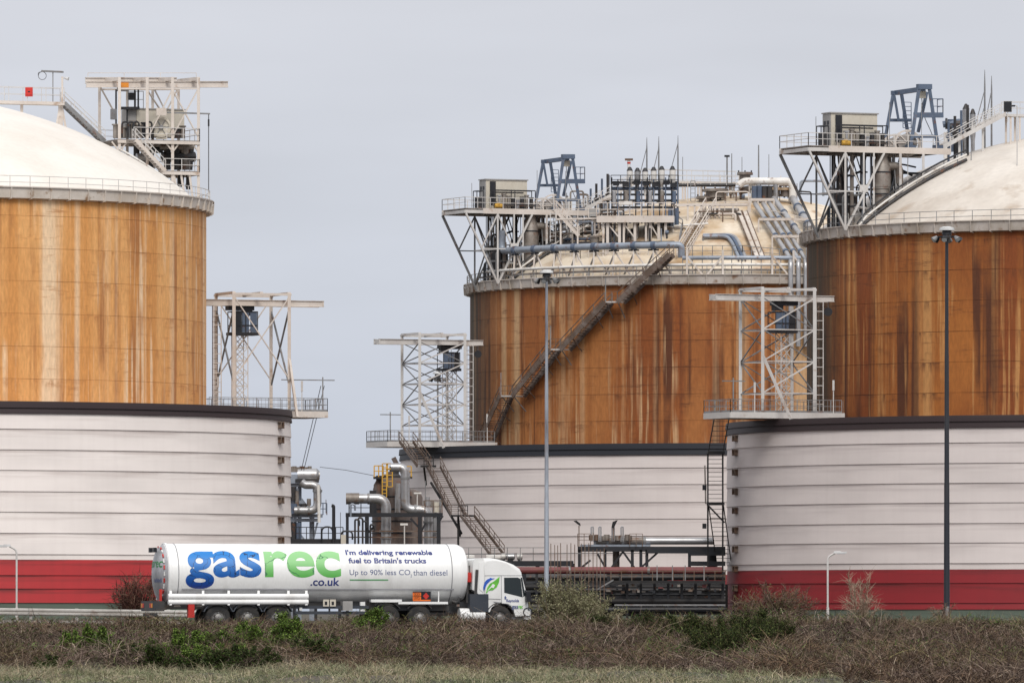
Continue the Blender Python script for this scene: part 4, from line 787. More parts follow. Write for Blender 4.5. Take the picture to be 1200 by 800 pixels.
for i, (x0, x1) in enumerate(((865.5, 887), (872.5, 893))):
    pts = [DH(x0 + (x1 - x0) * k / 8, 248 + 53 * k / 8, .45) for k in range(9)]; t = thing('cable_tray', ('left', 'right')[i] + ' of two pale cable trays running down the middle dome', 'cable tray', pts[-1], 'cable trays')
    for p, r in zip(pts[:-1], pts[1:]): MB().beam(p, r, .5, .16, DH(870, 270, 1) - DH(870, 270, 0)).build('tray_section', 'gutter_grey', t)
    b = MB()
    for s in (-.27, .27): b.tube([p + V((s, 0, .12)) for p in pts], .06, 6)
    b.build('tray_edges', 'steel_rusty', t)
for i, (off, mm) in enumerate(((0, 'pipe_blue_grey'), (4.5, 'steel_blue'), (8, 'pipe_silver'))):
    pts = arc([DH(824, 277 + i * .0 - off * .2, .4), DH(852 + off, 276.5 - off * .2, .4), DH(858 + off, 284, .4), DH(865.5 + off, 301, .4)], 1.2); t = thing('utility_line', ('lower', 'central', 'upper')[i] + ' of three slim bent lines on the middle dome front', 'pipe', pts[0], 'slim lines'); MB().tube(pts, .19, 8).build('pipe', mm, t)
    for p in (pts[0], pts[-1]): MB().tube([p - Z * .6, p], .1, 6).build('saddle', 'steel_grey', t)
# descending silver pipes at the right of the dome
for i, (x0, y0, x1, y1, r) in enumerate(((885, 239, 926.5, 304, .27), (894.5, 239, 935.5, 304, .27), (901, 237, 944, 304, .25), (907, 233, 948, 290, .33), (929, 233, 950, 268, .42))):
    n = 7; pts = [DH(x0 + (x1 - x0) * k / n, y0 + (y1 - y0) * k / n, .9) for k in range(n + 1)]; e2 = pts[-1]; f = cyl_hit(TC, x1, 350, 31.0); mid = V((f.x, f.y, e2.z - .3)); full = arc(pts + [mid, V((f.x, f.y, 30))], .8) if i < 4 else pts
    t = thing('downcomer_pipe', ('first', 'second', 'third', 'fourth', 'fifth and thickest')[i] + ' slanting silver pipe down right side of the middle dome', 'pipe', pts[0], 'downcomer pipes'); MB().tube(full, r, 12).build('pipe', 'pipe_silver', t)
    for k in (2, 4, 6):
        d = (pts[k] - pts[k - 1]).normalized(); MB().tube([pts[k] - d * .14, pts[k] + d * .14], r * 1.25, 12).build('clamp', 'steel_blue', t)
for i, (x0, x1, y) in enumerate(((879, 907, 234), (889, 950, 257), (905, 950, 277))):
    a, c = DH(x0, y, 1.3), DH(x1, y, 1.3); t = thing('pipe_trestle', ('upper', 'central', 'lower')[i] + ' pale trestle carrying the slanting pipes on the middle dome', 'trestle', DH(x0, y + 8, 0), 'pipe trestles'); bp('beam', a, c, .24, 'steel_cream', t, .3)
    for f in (0.0, .33, .66, 1): p = a.lerp(c, f); bp('post', V((p.x, p.y, dome_z(TC, p) - .1)) if p.z - dome_z(TC, p) < 4 else p - Z * 2.4, p, .18, 'steel_cream', t)
t = thing('crown_header', 'big white pipe arching over right part of the middle dome crown', 'pipe', P(880, 236, 914)); dq = 912
MB().tube(arc([P(866, 217, dq), P(872, 212.5, dq), P(925, 212.5, dq), P(929, 218, dq), P(929, 236, dq)], .7), .42, 14).build('pipe', 'pipe_white', t); MB().tube([P(866, 224, dq + 2), P(886, 220, dq + 2)], .42, 12).build('rear_pipe', 'pipe_tarnished', t)
for x in (889, 909): MB().tube([P(x, 212, dq), P(x, 240, dq)], .28, 10).build('support_leg', 'pipe_silver', t)
for x, mm in ((884, 'steel_blue'), (890, 'steel_blue'), (896, 'pipe_dark'), (902, 'pipe_dark')): MB().tube([P(x, 218, dq - 1), P(x, 234, dq - 1)], .32, 10).build('valve', mm, t)
t = thing('crown_pipe_rack', 'dark horizontal pipe on posts along the middle dome crown', 'pipe', P(820, 226, 915)); MB().tube([P(790, 217, 915), P(862, 217, 915)], .2, 8).build('pipe', 'pipe_dark', t)
for x in (800, 803, 818, 821, 838, 860): bp('post', P(x, 233, 915), P(x, 213, 915), .2, 'steel_cream', t)
rail(t, [P(795, 217, 914), P(870, 217, 914)], 'steel_pale', 1.1, 2, .06)
for i, (x, y, r) in enumerate(((826, 231, 1.0), (838, 222.5, 1.5), (906, 221, 1.1), (873, 203, .9), (921, 221, .9))):
    p = P(x, y, 913); t = thing('manway_hatch', ('front round', 'wide dark-rimmed', 'right beige', 'topmost', 'far right')[i] + ' hatch on crown of the middle dome', 'hatch', p - Z * .3); MB().lathe(p, [(r, -.2), (r, .06), (r * .8, .12), (.01, .16)], 18).build('cover', 'dome_dirty' if i in (2, 4) else 'pipe_tarnished', t); MB().lathe(p, [(r * .7, -.9), (r * .7, -.2)], 14).build('neck', 'pipe_tarnished', t)
    for k in (-.8, 0, .8): MB().box(p + V((k * r, -.15, .15)), V((.16, 0, 0)), V((0, .16, 0)), Z * .3).build('clamp', 'steel_dark', t)
t = thing('dome_rail_run', 'low railing and pipes wandering over left part of the middle dome', 'railing', DH(690, 285)); 
for ya, yb, x0, x1, mm, r in ((275, 272, 655, 700, 'pipe_dark', .2), (281, 280, 628, 700, 'steel_blue', .14), (268, 266, 660, 700, 'pipe_tarnished', .16), (286, 285, 640, 790, 'pipe_dark', .26), (265, 262, 790, 830, 'pipe_white', .12)):
    MB().tube([DH(x0, ya, .5), DH((x0 + x1) / 2, (ya + yb) / 2, .5), DH(x1, yb, .5)], r, 8).build('pipe', mm, t)
rail(t, [DH(650, 284, .3), DH(675, 279, .3), DH(702, 275, .3)], 'steel_cream', 1.1, 1.1, .09); rail(t, [DH(632, 296, .2), DH(602, 304, .2), DH(572, 318, .2)], 'steel_grey', 1.1, 1.3, .07); rail(t, [DH(655, 268, .3), DH(700, 262, .3)], 'steel_grey', 1.0, .9, .07)
for i, x in enumerate((785, 789.5, 793.5)):
    p = DH(x, 268, 0); t = thing('blue_riser', ('left', 'central', 'right')[i] + ' of three short blue pipes beside the valve deck', 'pipe', p, 'blue risers'); MB().tube([p, P(x, 244, p.y)], .2, 8).build('pipe', 'steel_blue' if i != 1 else 'pipe_blue_grey', t)
t = thing('platform_stair', 'short steep stair from the middle roof platform onto the dome', 'stair', DH(672, 285)); flight(t, P(678, 276, DH(672, 285).y), P(651, 246, DH(672, 285).y), V((.2, 1, 0)), .9, 'steel_cream', 'steel_cream', .25, True, None, .3, .08)
p = DH(695, 270, .1); t = thing('pedestal_valve', 'grey actuator on a pedestal left of the valve deck', 'valve', p); MB().tube([p - Z * .2, p + Z * 1.6], .22, 10).build('pedestal', 'pipe_tarnished', t); MB().box(p + Z * 2, V((.9, 0, 0)), V((0, .8, 0)), Z * .9).build('actuator', 'cabinet_grey', t); MB().lathe(p + Z * .8, [(.5, -.1), (.5, .1), (.01, .1)], 12).build('flange', 'pipe_dark', t)
p = DH(697, 300, .0); t = thing('drain_cup', 'small dark funnel on a post above the thick ring pipe', 'funnel', p); MB().lathe(p, [(.15, 0), (.15, 1.0), (.5, 1.6), (.5, 2.1), (.8, 2.1), (.8, 2.25)], 12).build('cup', 'pipe_tarnished', t); bp('arm', p + Z * 2.2, p + Z * 3.6 + V((1.6, 0, 0)), .1, 'steel_cream', t)

# ------------------------------------------------------------------ stairs down the bund walls
t = thing('bund_stair', 'dark zigzag steel stair down the middle bund wall to the ground', 'stair', cyl_hit(TC, 585, 716, 40))
def BH(x, y, r=40.2): return cyl_hit(TC, x, y, r)
wp = [(476, 517), (497, 546), (508, 546), (537, 604), (548, 604), (583, 650)]
wq = [BH(*p) for p in wp]; d0 = 884
wq = [P(x, y, d) for (x, y), d in zip(wp, (900, 896, 896, 888, 887, 880))]
for i in (0, 2, 4):
    flight(t, wq[i], wq[i + 1], V((1, .55, 0)), 1.7, 'steel_stair', 'steel_stair', .24, True, 'steel_rusty', .36, .07)
    if i < 4: MB().beam(wq[i + 1] - V((.4, 0, 0)), wq[i + 2] + V((.3, 0, 0)), 1.6, .2).build('landing', 'steel_black', t); rail(t, [wq[i + 1] - V((0, .8, 0)), wq[i + 2] - V((0, .8, 0))], 'steel_black', 1.1, .6, .08)
bp('support', wq[1] - Z * .2, wq[1] - Z * 2 + V((.2, 2.2, 0)), .2, 'steel_black', t); bp('support', wq[3] - Z * .2, wq[3] - Z * 2.2 + V((.2, 2.0, 0)), .2, 'steel_black', t); bp('support', P(505, 565, 893), P(541, 625, 888), .2, 'steel_black', t); bp('foot_post', wq[5], V((wq[5].x, wq[5].y, -.06)), .3, 'steel_black', t); bp('foot_post', wq[3], V((wq[3].x, wq[3].y, -.06)), .24, 'steel_black', t)
t = thing('ladder_stair', 'black open-tread stair seen end-on against the left rim of the right bund', 'stair', P(840, 716, 800)); dd = 792
for (xa, ya, xb, yb, da, db) in ((846, 488, 839, 527, 792, 800), (838, 533, 838, 589, 800, 790), (839, 591, 849, 664, 790, 802)):
    A, B = P(xa, ya, da), P(xb, yb, db); flight(t, B, A, V((1, 0, 0)), 1.45, 'steel_black', 'steel_black', .42, False, 'steel_black', .2)
for x, y in ((839, 530), (838.5, 590)): MB().box(P(x, y, 796), V((1.7, 0, 0)), V((0, 2.5, 0)), Z * .25).build('landing', 'steel_black', t)
for x in (829.5, 847): bp('post', P(x, 530, 797), V((P(x, 530, 797).x, 797, -.06)), .16, 'steel_black', t)
bp('cross_brace', P(830, 592, 795), P(849, 612, 795), .16, 'steel_black', t); bp('drain_pipe', P(826, 545, 797), P(827, 590, 797), .14, 'pipe_tarnished', t)
for y in (571, 616): MB().box(P(825.5, y, 797), V((.4, 0, 0)), V((0, .3, 0)), Z * .5).build('pipe_bracket', 'steel_dark', t)

# ------------------------------------------------------------------ process plant between the left and middle tanks
def pp(name, label, cat, d, runs, grp=None, m='pipe_silver', fl=(), sup=()):
    t = thing(name, label, cat, P(runs[0][0][0][0], 716, d), grp)
    for pts, r, *mm in runs: MB().tube(arc([P(x, y, d + (dz[0] if dz else 0)) for x, y, *dz in pts], r * 2.0, 6), r, 14).build('pipe', mm[0] if mm else m, t)
    for x, y, ax, r in fl:
        a = {'x': V((.12, 0, 0)), 'z': V((0, 0, .12))}[ax]; MB().tube([P(x, y, d) - a, P(x, y, d) + a], r, 14).build('flange', 'steel_grey', t)
    return t
d1 = 845
pp('process_pipe', 'fat lagged pipe ending blind at left and bending down left of brown vessel', 'pipe', d1 - 6, [([(408, 584), (452.5, 584), (452.5, 716)], .52), ([(405.5, 584), (421, 584)], .60, 'pipe_tarnished')], 'lagged pipes', fl=((432, 584, 'x', .6), (452.5, 622, 'z', .72), (452.5, 630, 'z', .6)))
pp('process_pipe', 'lagged pipe stepping down from top of the brown vessel to its right', 'pipe', d1 - 6, [([(458, 547.5), (475, 547.5), (475, 597), (502, 597), (502, 716)], .46)], 'lagged pipes', fl=((487, 597, 'x', .56), (475, 560, 'z', .52), (502, 612, 'z', .54)))
pp('process_pipe', 'slim upright pipe at right end of the dark plant frame', 'pipe', d1 - 5, [([(509, 592), (509, 716)], .24), ([(512, 600), (508, 596)], .2)], 'lagged pipes', fl=((509, 625, 'z', .36), (509, 604, 'z', .34)))
t = thing('process_vessel', 'big weathered brown upright vessel with a domed top behind the pipes', 'vessel', P(459, 716, d1 + 1)); c = P(459, 716, d1 + 2); c = V((c.x, c.y, 0)); s_ = d1 / F; zf = lambda y: EYE + (HY - y) * s_
MB().lathe(c, [(2.05, 0), (2.05, zf(582)), (1.95, zf(581)), (1.95, zf(572)), (1.75, zf(566)), (1.1, zf(560)), (.5, zf(557)), (.5, zf(552)), (.01, zf(552))], 28).build('body', 'vessel_brown', t)
for y in (581.5, 596, 610, 624, 640): MB().lathe(c, [(2.08, zf(y) - .07), (2.12, zf(y) - .05), (2.12, zf(y) + .05), (2.08, zf(y) + .07)], 28).build('insulation_band', 'steel_dark', t)
c2 = P(483, 716, d1 + 4); c2 = V((c2.x, c2.y, 0)); MB().lathe(c2, [(1.1, 0), (1.1, zf(582)), (.8, zf(575)), (.01, zf(572))], 20).build('side_column', 'vessel_brown', t)
c3 = P(444, 716, d1 - .5); c3 = V((c3.x, c3.y, 0)); MB().lathe(c3, [(.55, zf(580)), (.55, zf(568)), (.3, zf(563)), (.3, zf(557)), (.01, zf(557))], 16).build('nozzle', 'vessel_brown', t); MB().lathe(c, [(.95, zf(561)), (.95, zf(557)), (.8, zf(555)), (.01, zf(555))], 20).build('top_flange', 'pipe_dark', t); MB().tube([P(466, 566, d1 - 1), P(466, 600, d1 - 1)], .3, 10).build('inlet', 'pipe_silver', t); MB().tube([P(462, 546, d1 + 2), P(462, 560, d1 + 2)], .5, 12).build('vent', 'pipe_dark', t); bp('vent_top', P(461, 536, d1 + 2), P(466, 546, d1 + 2), .5, 'vessel_brown', t)
t = thing('vessel_platform', 'orange railed cage platform on top of the brown vessel', 'platform', P(450, 560, d1 - 1)); bp('deck', P(437.5, 559.5, d1 - 1), P(450, 559.5, d1 - 1), 1.2, 'steel_dark', t, .25); rail(t, [P(438.5, 558.5, d1 - 1.6), P(449, 558.5, d1 - 1.6)], 'safety_yellow', 1.15, .5, .11); rail(t, [P(438.5, 558.5, d1), P(449, 558.5, d1)], 'safety_yellow', 1.15, .5, .09); bp('deck', P(476, 559, d1), P(483, 559, d1), 1.2, 'steel_dark', t, .25); rail(t, [P(477, 558.5, d1 - .6), P(482, 558.5, d1 - .6)], 'safety_yellow', 1.1, .45, .1)
t = thing('vessel_ladder', 'orange caged ladder down the front of the brown vessel', 'ladder', P(451, 584, d1 - 1.8)); ladder(t, P(450.5, 582, d1 - 1.9), P(450.5, 543, d1 - 1.9), .45, 'safety_yellow', .35, .08, name='ladder'); ladder(t, P(457, 570, d1 - 1.9), P(457, 543, d1 - 1.9), .5, 'safety_yellow', .5, .08, name='ladder'); bp('hoop', P(449, 543, d1 - 2), P(459.5, 543, d1 - 2), .1, 'safety_yellow', t); bp('hoop', P(449, 549, d1 - 2), P(459.5, 549, d1 - 2), .1, 'safety_yellow', t)
t = thing('steel_gantry', 'dark navy steel frame carrying the lagged pipes before the brown vessel', 'steel frame', P(462, 716, d1 - 4))
for dd in (-7.5, -2): bp('main_beam', P(405, 603, d1 + dd), P(519, 603, d1 + dd), .25, 'steel_dark', t, .42)
for x in (407, 430, 492, 514):
    for dd in (-7.5, -2): bp('column', P(x, 605, d1 + dd), V((P(x, 605, d1 + dd).x, d1 + dd, -.06)), .42 if x != 407 else .3, 'steel_dark', t)
for x0, y0, x1, y1 in ((481, 607, 494, 621), (430, 625, 440, 615), (514, 612, 519, 604), (499, 612, 492, 626)): bp('knee_brace', P(x0, y0, d1 - 7.5), P(x1, y1, d1 - 7.5), .2, 'steel_dark', t)
for y in (622, 629): bp('girt', P(407, y, d1 - 7.5), P(514, y, d1 - 7.5), .12, 'steel_rusty', t)
rail(t, [P(409, 601, d1 - 7.5), P(437, 601, d1 - 7.5)], 'steel_dark', 1.1, 1.0, .09); rail(t, [P(498, 601, d1 - 7.5), P(518, 601, d1 - 7.5)], 'steel_rusty', 1.3, .8, .09)
for x, y0, y1 in ((411, 605, 590), (420, 640, 606), (416, 640, 608), (425, 640, 610), (434, 640, 614)): MB().tube(arc([P(x, y0, d1 - 8), P(x, y1, d1 - 8), P(x + 5, y1 + 1, d1 - 8), P(x + 5, y1 + 8, d1 - 8)], .3), .1, 8).build('pipe_loop', 'pipe_dark' if x != 411 else 'pipe_blue_grey', t)
MB().box(P(437, 588, d1 - 3), V((.7, 0, 0)), V((0, .5, 0)), Z * 2.4).build('electric_box', 'steel_dark', t)
t = thing('tee_light', 'small T-shaped lamp post standing above the plant frame at right', 'lamp', P(489, 601, d1 - 5)); bp('post', P(489, 602, d1 - 5), P(489, 578, d1 - 5), .12, 'steel_pale', t); bp('head', P(485, 577.5, d1 - 5), P(494, 577.5, d1 - 5), .25, 'pipe_white', t, .16)
t = thing('tee_light', 'lower T-shaped lamp post in front of the plant frame', 'lamp', P(474, 640, d1 - 9)); bp('post', V((P(474, 0, d1 - 9).x, d1 - 9, -.06)), P(474, 615, d1 - 9), .12, 'steel_pale', t); bp('head', P(469, 614, d1 - 9), P(478, 614, d1 - 9), .25, 'pipe_white', t, .2)
t = thing('valve_cluster', 'small valves and handwheels at right end of the plant frame', 'valves', P(505, 600, d1 - 5))
for x, y0, y1, r, mm in ((497, 600, 586, .1, 'pipe_tarnished'), (501, 592, 582, .28, 'pipe_silver'), (506, 594, 586, .14, 'pipe_tarnished'), (511, 600, 588, .32, 'cabinet_beige'), (516, 601, 584, .1, 'steel_grey'), (498.5, 594, 563, .05, 'steel_grey')): MB().tube([P(x, y0, d1 - 5), P(x, y1, d1 - 5)], r, 9).build('valve', mm, t)
bp('bar', P(505, 588, d1 - 5), P(514, 588, d1 - 5), .14, 'steel_grey', t); bp('bar', P(496, 590, d1 - 5), P(506, 592, d1 - 5), .14, 'steel_grey', t)
# exchanger stack right behind the left bund
d2 = 832
t = thing('exchanger_drum', 'silver horizontal drum at top of the pipework beside the left bund', 'drum', P(364, 562, d2)); MB().tube([P(349, 557, d2), P(371, 557, d2), P(374, 557, d2), P(374.6, 557, d2)], .75, 16, rs=[.75, .75, .5, .35]).build('body', 'pipe_silver', t); MB().tube([P(371, 555.5, d2 - .3), P(375, 555.5, d2 - .3)], .2, 10).build('nozzle', 'pipe_white', t); MB().box(P(360, 563, d2), V((2.4, 0, 0)), V((0, 1.4, 0)), Z * .35).build('saddle', 'pipe_dark', t)
for x, r in ((345, .3), (349, .42), (354, .34), (358, .3), (363, .26), (342.5, .3)): MB().tube([P(x, 553, d2), P(x, 546 + (x % 3), d2)], r * .8, 9).build('valve', 'pipe_tarnished' if x != 354 else 'steel_rusty', t)
MB().box(P(345, 561, d2), V((1.6, 0, 0)), V((0, 1.2, 0)), Z * .9).build('junction', 'pipe_blue_grey', t)
pp('process_pipe', 'silver pipe bending down from the drum beside the left bund', 'pipe', d2 - 1, [([(353, 564), (357, 568), (372, 568), (372, 598), (345, 598)], .42)], 'lagged pipes', 'pipe_silver', fl=((372, 575, 'z', .5), (362, 598, 'x', .54), (350, 598, 'x', .5)))
pp('process_pipe', 'thin bright pipe down the right side of the drum pipework', 'pipe', d2 - 2, [([(373, 568), (374, 612)], .16, 'pipe_white')], 'lagged pipes')
t = thing('pipe_tower', 'blue-grey steel tower of decks and pipes beside the left bund', 'steel frame', P(360, 716, d2 + 2))
for x, r in ((341.5, .3), (346, .22), (351, .3), (365.5, .36)):
    bp('column', V((P(x, 0, d2 + 1).x, d2 + 1, -.06)), P(x, 568 if x < 360 else 604, d2 + 1), r * 1.4, 'pipe_blue_grey', t)
for x0, x1, y in ((340, 378, 604), (340, 374, 609), (340, 356, 588), (340, 352, 568)): bp('deck_beam', P(x0, y, d2), P(x1, y, d2), .6, 'pipe_blue_grey', t, .35)
for x0, y0, x1, y1 in ((351, 565, 346, 588), (353, 584, 360, 593), (372, 612, 366, 636), (345, 618, 360, 636)): bp('brace', P(x0, y0, d2), P(x1, y1, d2), .2, 'pipe_blue_grey', t)
rail(t, [P(374, 603, d2), P(383, 603, d2)], 'steel_blue', 1.2, .5, .09); bp('lamp_post', P(382, 601, d2), P(382, 585, d2), .08, 'steel_grey', t)
for i, (x, y0, y1, r) in enumerate(((343, 570, 586, .3), (348, 575, 600, .2), (344, 590, 602, .45), (356, 590, 598, .3), (362, 584, 592, .22), (350, 612, 640, .3), (343, 612, 640, .36))): MB().tube([P(x, y0, d2 - .5), P(x, y1, d2 - .5)], r, 9).build('pipe', ('pipe_dark', 'pipe_tarnished', 'steel_blue')[i % 3], t)
t = thing('plant_walkway', 'dark blue railed walkway above the tanker between the tanks', 'walkway', P(372, 716, 815)); bp('deck', P(340, 634, 815), P(402, 634, 815), 1.4, 'steel_dark', t, .5); rail(t, [P(342, 632, 814.4), P(402, 632, 814.4)], 'steel_dark', 1.25, .75, .08)
for x, y in ((377, 617), (400, 622)): MB().tube(arc([P(x, 632, 814), P(x, y, 814), P(x + 13, y, 814), P(x + 13, 632, 814)], .6), .09, 8).build('hoop', 'steel_dark', t)
for x in (345, 370, 398): bp('post', V((P(x, 0, 815).x, 815, -.06)), P(x, 634, 815), .3, 'steel_dark', t)
MB().box(P(402.5, 631.5, 814), V((.5, 0, 0)), V((0, .4, 0)), Z * .9).build('call_box', 'cabinet_beige', t); MB().tube(arc([P(391, 640, 814), P(391, 592.5, 814), P(388.5, 592, 814)], .3), .17, 9).build('vent_pipe', 'steel_dark', t); bp('thin_pipe', P(399, 636, 814), P(399, 600, 814), .06, 'cable', t)
for i, (x0, y0, x1, y1, lab) in enumerate(((380, 452, 356, 551, 'outer'), (376, 452, 353, 551, 'inner'))):
    tag(MB().tube([P(x0, y0, 778), P(x1, y1, 831)], .035, 5).build('hoist_rope', 'cable', org=P(x1, y1, 831)), lab + ' of two ropes slanting from the left gantry davit to the drum', 'rope', 'davit ropes')
tag(MB().tube([P(375, 547, 832), P(405, 550.5, 834), P(438, 557, 844)], .03, 5).build('overhead_wire', 'cable', org=P(375, 547, 832)), 'faint overhead wire between the drum and the orange cage', 'wire')

# ------------------------------------------------------------------ pipe racks in front of the middle bund
d3 = 800
t = thing('pipe_rack', 'dark steel pipe rack on columns in front of the middle bund', 'pipe rack', P(740, 716, d3)); m = 'steel_dark'
for dd in (0, 3.5):
    bp('main_beam', P(677, 643, d3 + dd), P(850, 643, d3 + dd), .3, m, t, .5 if dd == 0 else .3)
    for x in (679, 709, 741, 751, 758): bp('column', P(x, 644, d3 + dd), V((P(x, 0, d3 + dd).x, d3 + dd, -.06)), .3, m, t)
bp('deck', P(680, 639, d3 + 1.5), P(762, 639, d3 + 1.5), 3.2, 'pipe_blue_grey', t, .2); bp('second_beam', P(758, 645.5, d3 - .3), P(850, 645.5, d3 - .3), .3, m, t, .4)
for x0, y0, x1, y1 in ((712, 671, 730, 646), (730, 646, 748, 671), (700, 648, 709, 664), (752, 664, 773, 645), (682, 664, 692, 656)): bp('brace', P(x0, y0, d3), P(x1, y1, d3), .2, m, t)
MB().tube([P(722, 645, d3 + 2), P(722, 665, d3 + 2)], .34, 12).build('drain_leg', 'pipe_tarnished', t)
for p in (((677, 640), (692, 640)), ((738, 640), (753, 640))): rail(t, [P(*p[0], d3 - .4), P(*p[1], d3 - .4)], 'steel_rusty', 1.25, .55, .06)
for y in (648, 660): bp('end_beam', P(807, y, d3 - 1), P(850, y, d3 - 1), .5, 'steel_dark', t, .45)
bp('end_column', P(808, 644, d3 - 1), P(808, 666, d3 - 1), .3, m, t); MB().tube([P(835, 650, d3 + 1), P(835, 668, d3 + 1)], .4, 10).build('end_pot', 'pipe_dark', t)
pp('process_pipe', 'long bright silver pipe on the rack before the middle bund', 'pipe', d3 + .8, [([(756, 633.5), (836, 633.5)], .36), ([(698, 633.5), (757, 633.5)], .36, 'pipe_tarnished')], 'lagged pipes', fl=((755.5, 634, 'x', .48), (697, 634, 'x', .5), (712, 634, 'x', .44), (730, 634, 'x', .44)))
t = thing('valve_cluster', 'row of small upright valve loops on the pipe rack', 'valves', P(715, 630, d3))
for x in (694, 703, 718.5, 729): MB().tube(arc([P(x - 1.2, 634, d3), P(x - 1.2, 617, d3), P(x + 1.2, 617, d3), P(x + 1.2, 634, d3)], .15), .07, 7).build('valve_loop', 'pipe_silver', t)
for x, r in ((693.5, .3), (699, .2), (707, .24), (711, .3), (724, .3), (735, .26), (739, .15)): MB().tube([P(x, 633, d3 + .2), P(x, 626 + x % 3, d3 + .2)], r, 9).build('valve', 'steel_rusty' if x < 700 else 'pipe_tarnished', t)
for i, (x, yb, y, w) in enumerate(((678.5, 640, 612.5, .9), (719, 632, 610, 1.2))):
    p = P(x, yb, d3 - .5); a = P(x, y + 3, d3 - .5); t = thing('rack_floodlight', ('left, drooping', 'right, broad')[i] + ' dark floodlight on the pipe rack', 'floodlight', p, 'rack floodlights'); bp('post', p, a, .1, 'steel_rusty', t)
    if i == 0: MB().prism([P(672, 610, d3 - .7), P(675.5, 609.5, d3 - .7), P(680, 613, d3 - .7), P(680.5, 616, d3 - .7), P(677, 614, d3 - .7)], V((0, .5, 0))).build('head', 'steel_black', t)
    else: MB().prism([P(716.5, 618, d3 - .7), P(718, 611, d3 - .7), P(724, 608.8, d3 - .7), P(722, 613, d3 - .7), P(719.5, 618, d3 - .7)], V((0, .6, 0))).build('head', 'steel_black', t)
pp('process_pipe', 'long dull red pipe along foot of the middle bund', 'pipe', d3 - 3, [([(590, 668), (846, 668)], .36, 'pipe_red'), ], 'lagged pipes', fl=((668, 668, 'x', .42), (760, 668, 'x', .42)))
t = thing('pipe_track', 'black lower pipe track with walkway at foot of the pipe rack', 'pipe rack', P(750, 716, d3 - 5)); d4 = d3 - 6
bp('walkway_beam', P(640, 681.5, d4), P(850, 681.5, d4), 1.0, 'steel_black', t, .28); rail(t, [P(655, 680, d4), P(850, 680, d4)], 'steel_rusty', .95, 1.0, .07)
for x in (770, 788, 803, 825): bp('marker_post', P(x, 680, d4), P(x, 662, d4), .09, 'steel_grey', t)
for y, r, mm in ((691, .2, 'pipe_dark'), (696.5, .22, 'steel_dark'), (701, .34, 'pipe_dark'), (706, .2, 'steel_dark')): MB().tube([P(640, y, d4 + 2), P(850, y, d4 + 2)], r, 9).build('pipe', mm, t)
bp('cable_trough', P(720, 708.5, d4), P(850, 708.5, d4), .3, 'steel_grey', t, .16); MB().box(P(752, 702, d4 + 6), V((17, 0, 0)), V((0, .3, 0)), Z * 3.0).build('trench_wall', 'steel_black', t)
for x in range(735, 850, 16): bp('post', P(x, 683, d4 + 1), V((P(x, 0, d4 + 1).x, d4 + 1, -.06)), .26, m, t)
rnd = random.Random(9)
for k in range(46): MB().box(P(rnd.uniform(712, 846), rnd.uniform(685, 694), d4 + rnd.uniform(-.3, 1.5)), V((rnd.uniform(.12, .5), 0, 0)), V((0, .3, 0)), Z * rnd.uniform(.1, .35)).build('fitting', rnd.choice(['pipe_tarnished', 'steel_rusty', 'steel_grey', 'steel_rusty', 'pipe_red', 'steel_dark', 'steel_dark']), t)
for i, (y, dd_, r) in enumerate(((676, 5, .3), (684, 4, .25), (687.5, 3, .28), (672.5, 6, .25), (693.5, 4.5, .3), (704, 1, .3), (711, 3, .4), (714, 1, .3))): MB().tube([P(535, y, d4 + dd_), P(850, y, d4 + dd_)], r, 9).build('pipe', ('pipe_dark', 'steel_dark', 'steel_black')[i % 3], t)
MB().box(P(640, 700, d4 + 9), V((24, 0, 0)), V((0, .3, 0)), Z * 3.6).build('trench_wall', 'steel_black', t)
for x in range(545, 735, 14): bp('post', P(x, 670, d4 + 3), V((P(x, 0, d4 + 3).x, d4 + 3, -.06)), .26, m, t)
bp('cross_brace', P(700, 690, d4 - .5), P(719, 679, d4 - .5), .14, 'steel_grey', t)
t = thing('rod_fence', 'fence of tall thin upright rods between floodlight mast and pipe rack', 'fence', P(680, 716, d4 - 2))
for i, x in enumerate((645.5, 650, 653.5, 657, 664.5, 669, 673.5, 681.5, 685.5, 690, 695, 699.5, 703.5, 708)): bp('rod', V((P(x, 0, d4 - 2).x, d4 - 2, -.06)), P(x, 636 + (x * 7) % 3 + (6 if x > 690 else 0), d4 - 2), .075, 'steel_rusty', t)
for y in (648, 673): bp('fence_rail', P(643, y, d4 - 2), P(710, y, d4 - 2), .06, 'steel_grey', t)
t = thing('pipe_bridge', 'dark blue pipe bridge with railing right above the truck cab', 'pipe rack', P(590, 716, 820)); d5 = 820
bp('main_beam', P(532, 660, d5), P(672, 660, d5), 2.0, 'steel_dark', t, .55); rail(t, [P(534, 657, d5 - 1), P(640, 657, d5 - 1)], 'steel_grey', 1.35, 1.4, .07); bp('lower_beam', P(532, 676, d5), P(672, 676, d5), 2.0, 'steel_dark', t, .3)
for x in (540, 565, 600, 630, 655, 671): bp('column', V((P(x, 0, d5).x, d5, -.06)), P(x, 660, d5), .4, 'steel_dark', t)
for x0, x1, y in ((540, 556, 653), (570, 588, 653)): MB().tube([P(x0, y, d5), P(x1, y, d5)], .3, 10).build('pipe', 'pipe_white', t)
for i, (x, w) in enumerate(((598, 11), (609, 7), (590, 6))):
    c = P(x, 652, d5 - .3); t = thing('bridge_tank', ('longest', 'rightmost', 'shortest')[i] + ' of the small pale tanks on the pipe bridge', 'tank', c - Z * .3, 'small bridge tanks'); MB().tube([c - V((w * .043, 0, 0)), c - V((w * .035, 0, 0)), c + V((w * .035, 0, 0)), c + V((w * .043, 0, 0))], .34, 12, rs=[.15, .34, .34, .15]).build('body', 'pipe_white' if i else 'pipe_silver', t); MB().box(c - Z * .36, V((w * .05, 0, 0)), V((0, .4, 0)), Z * .14).build('saddle', 'steel_dark', t)

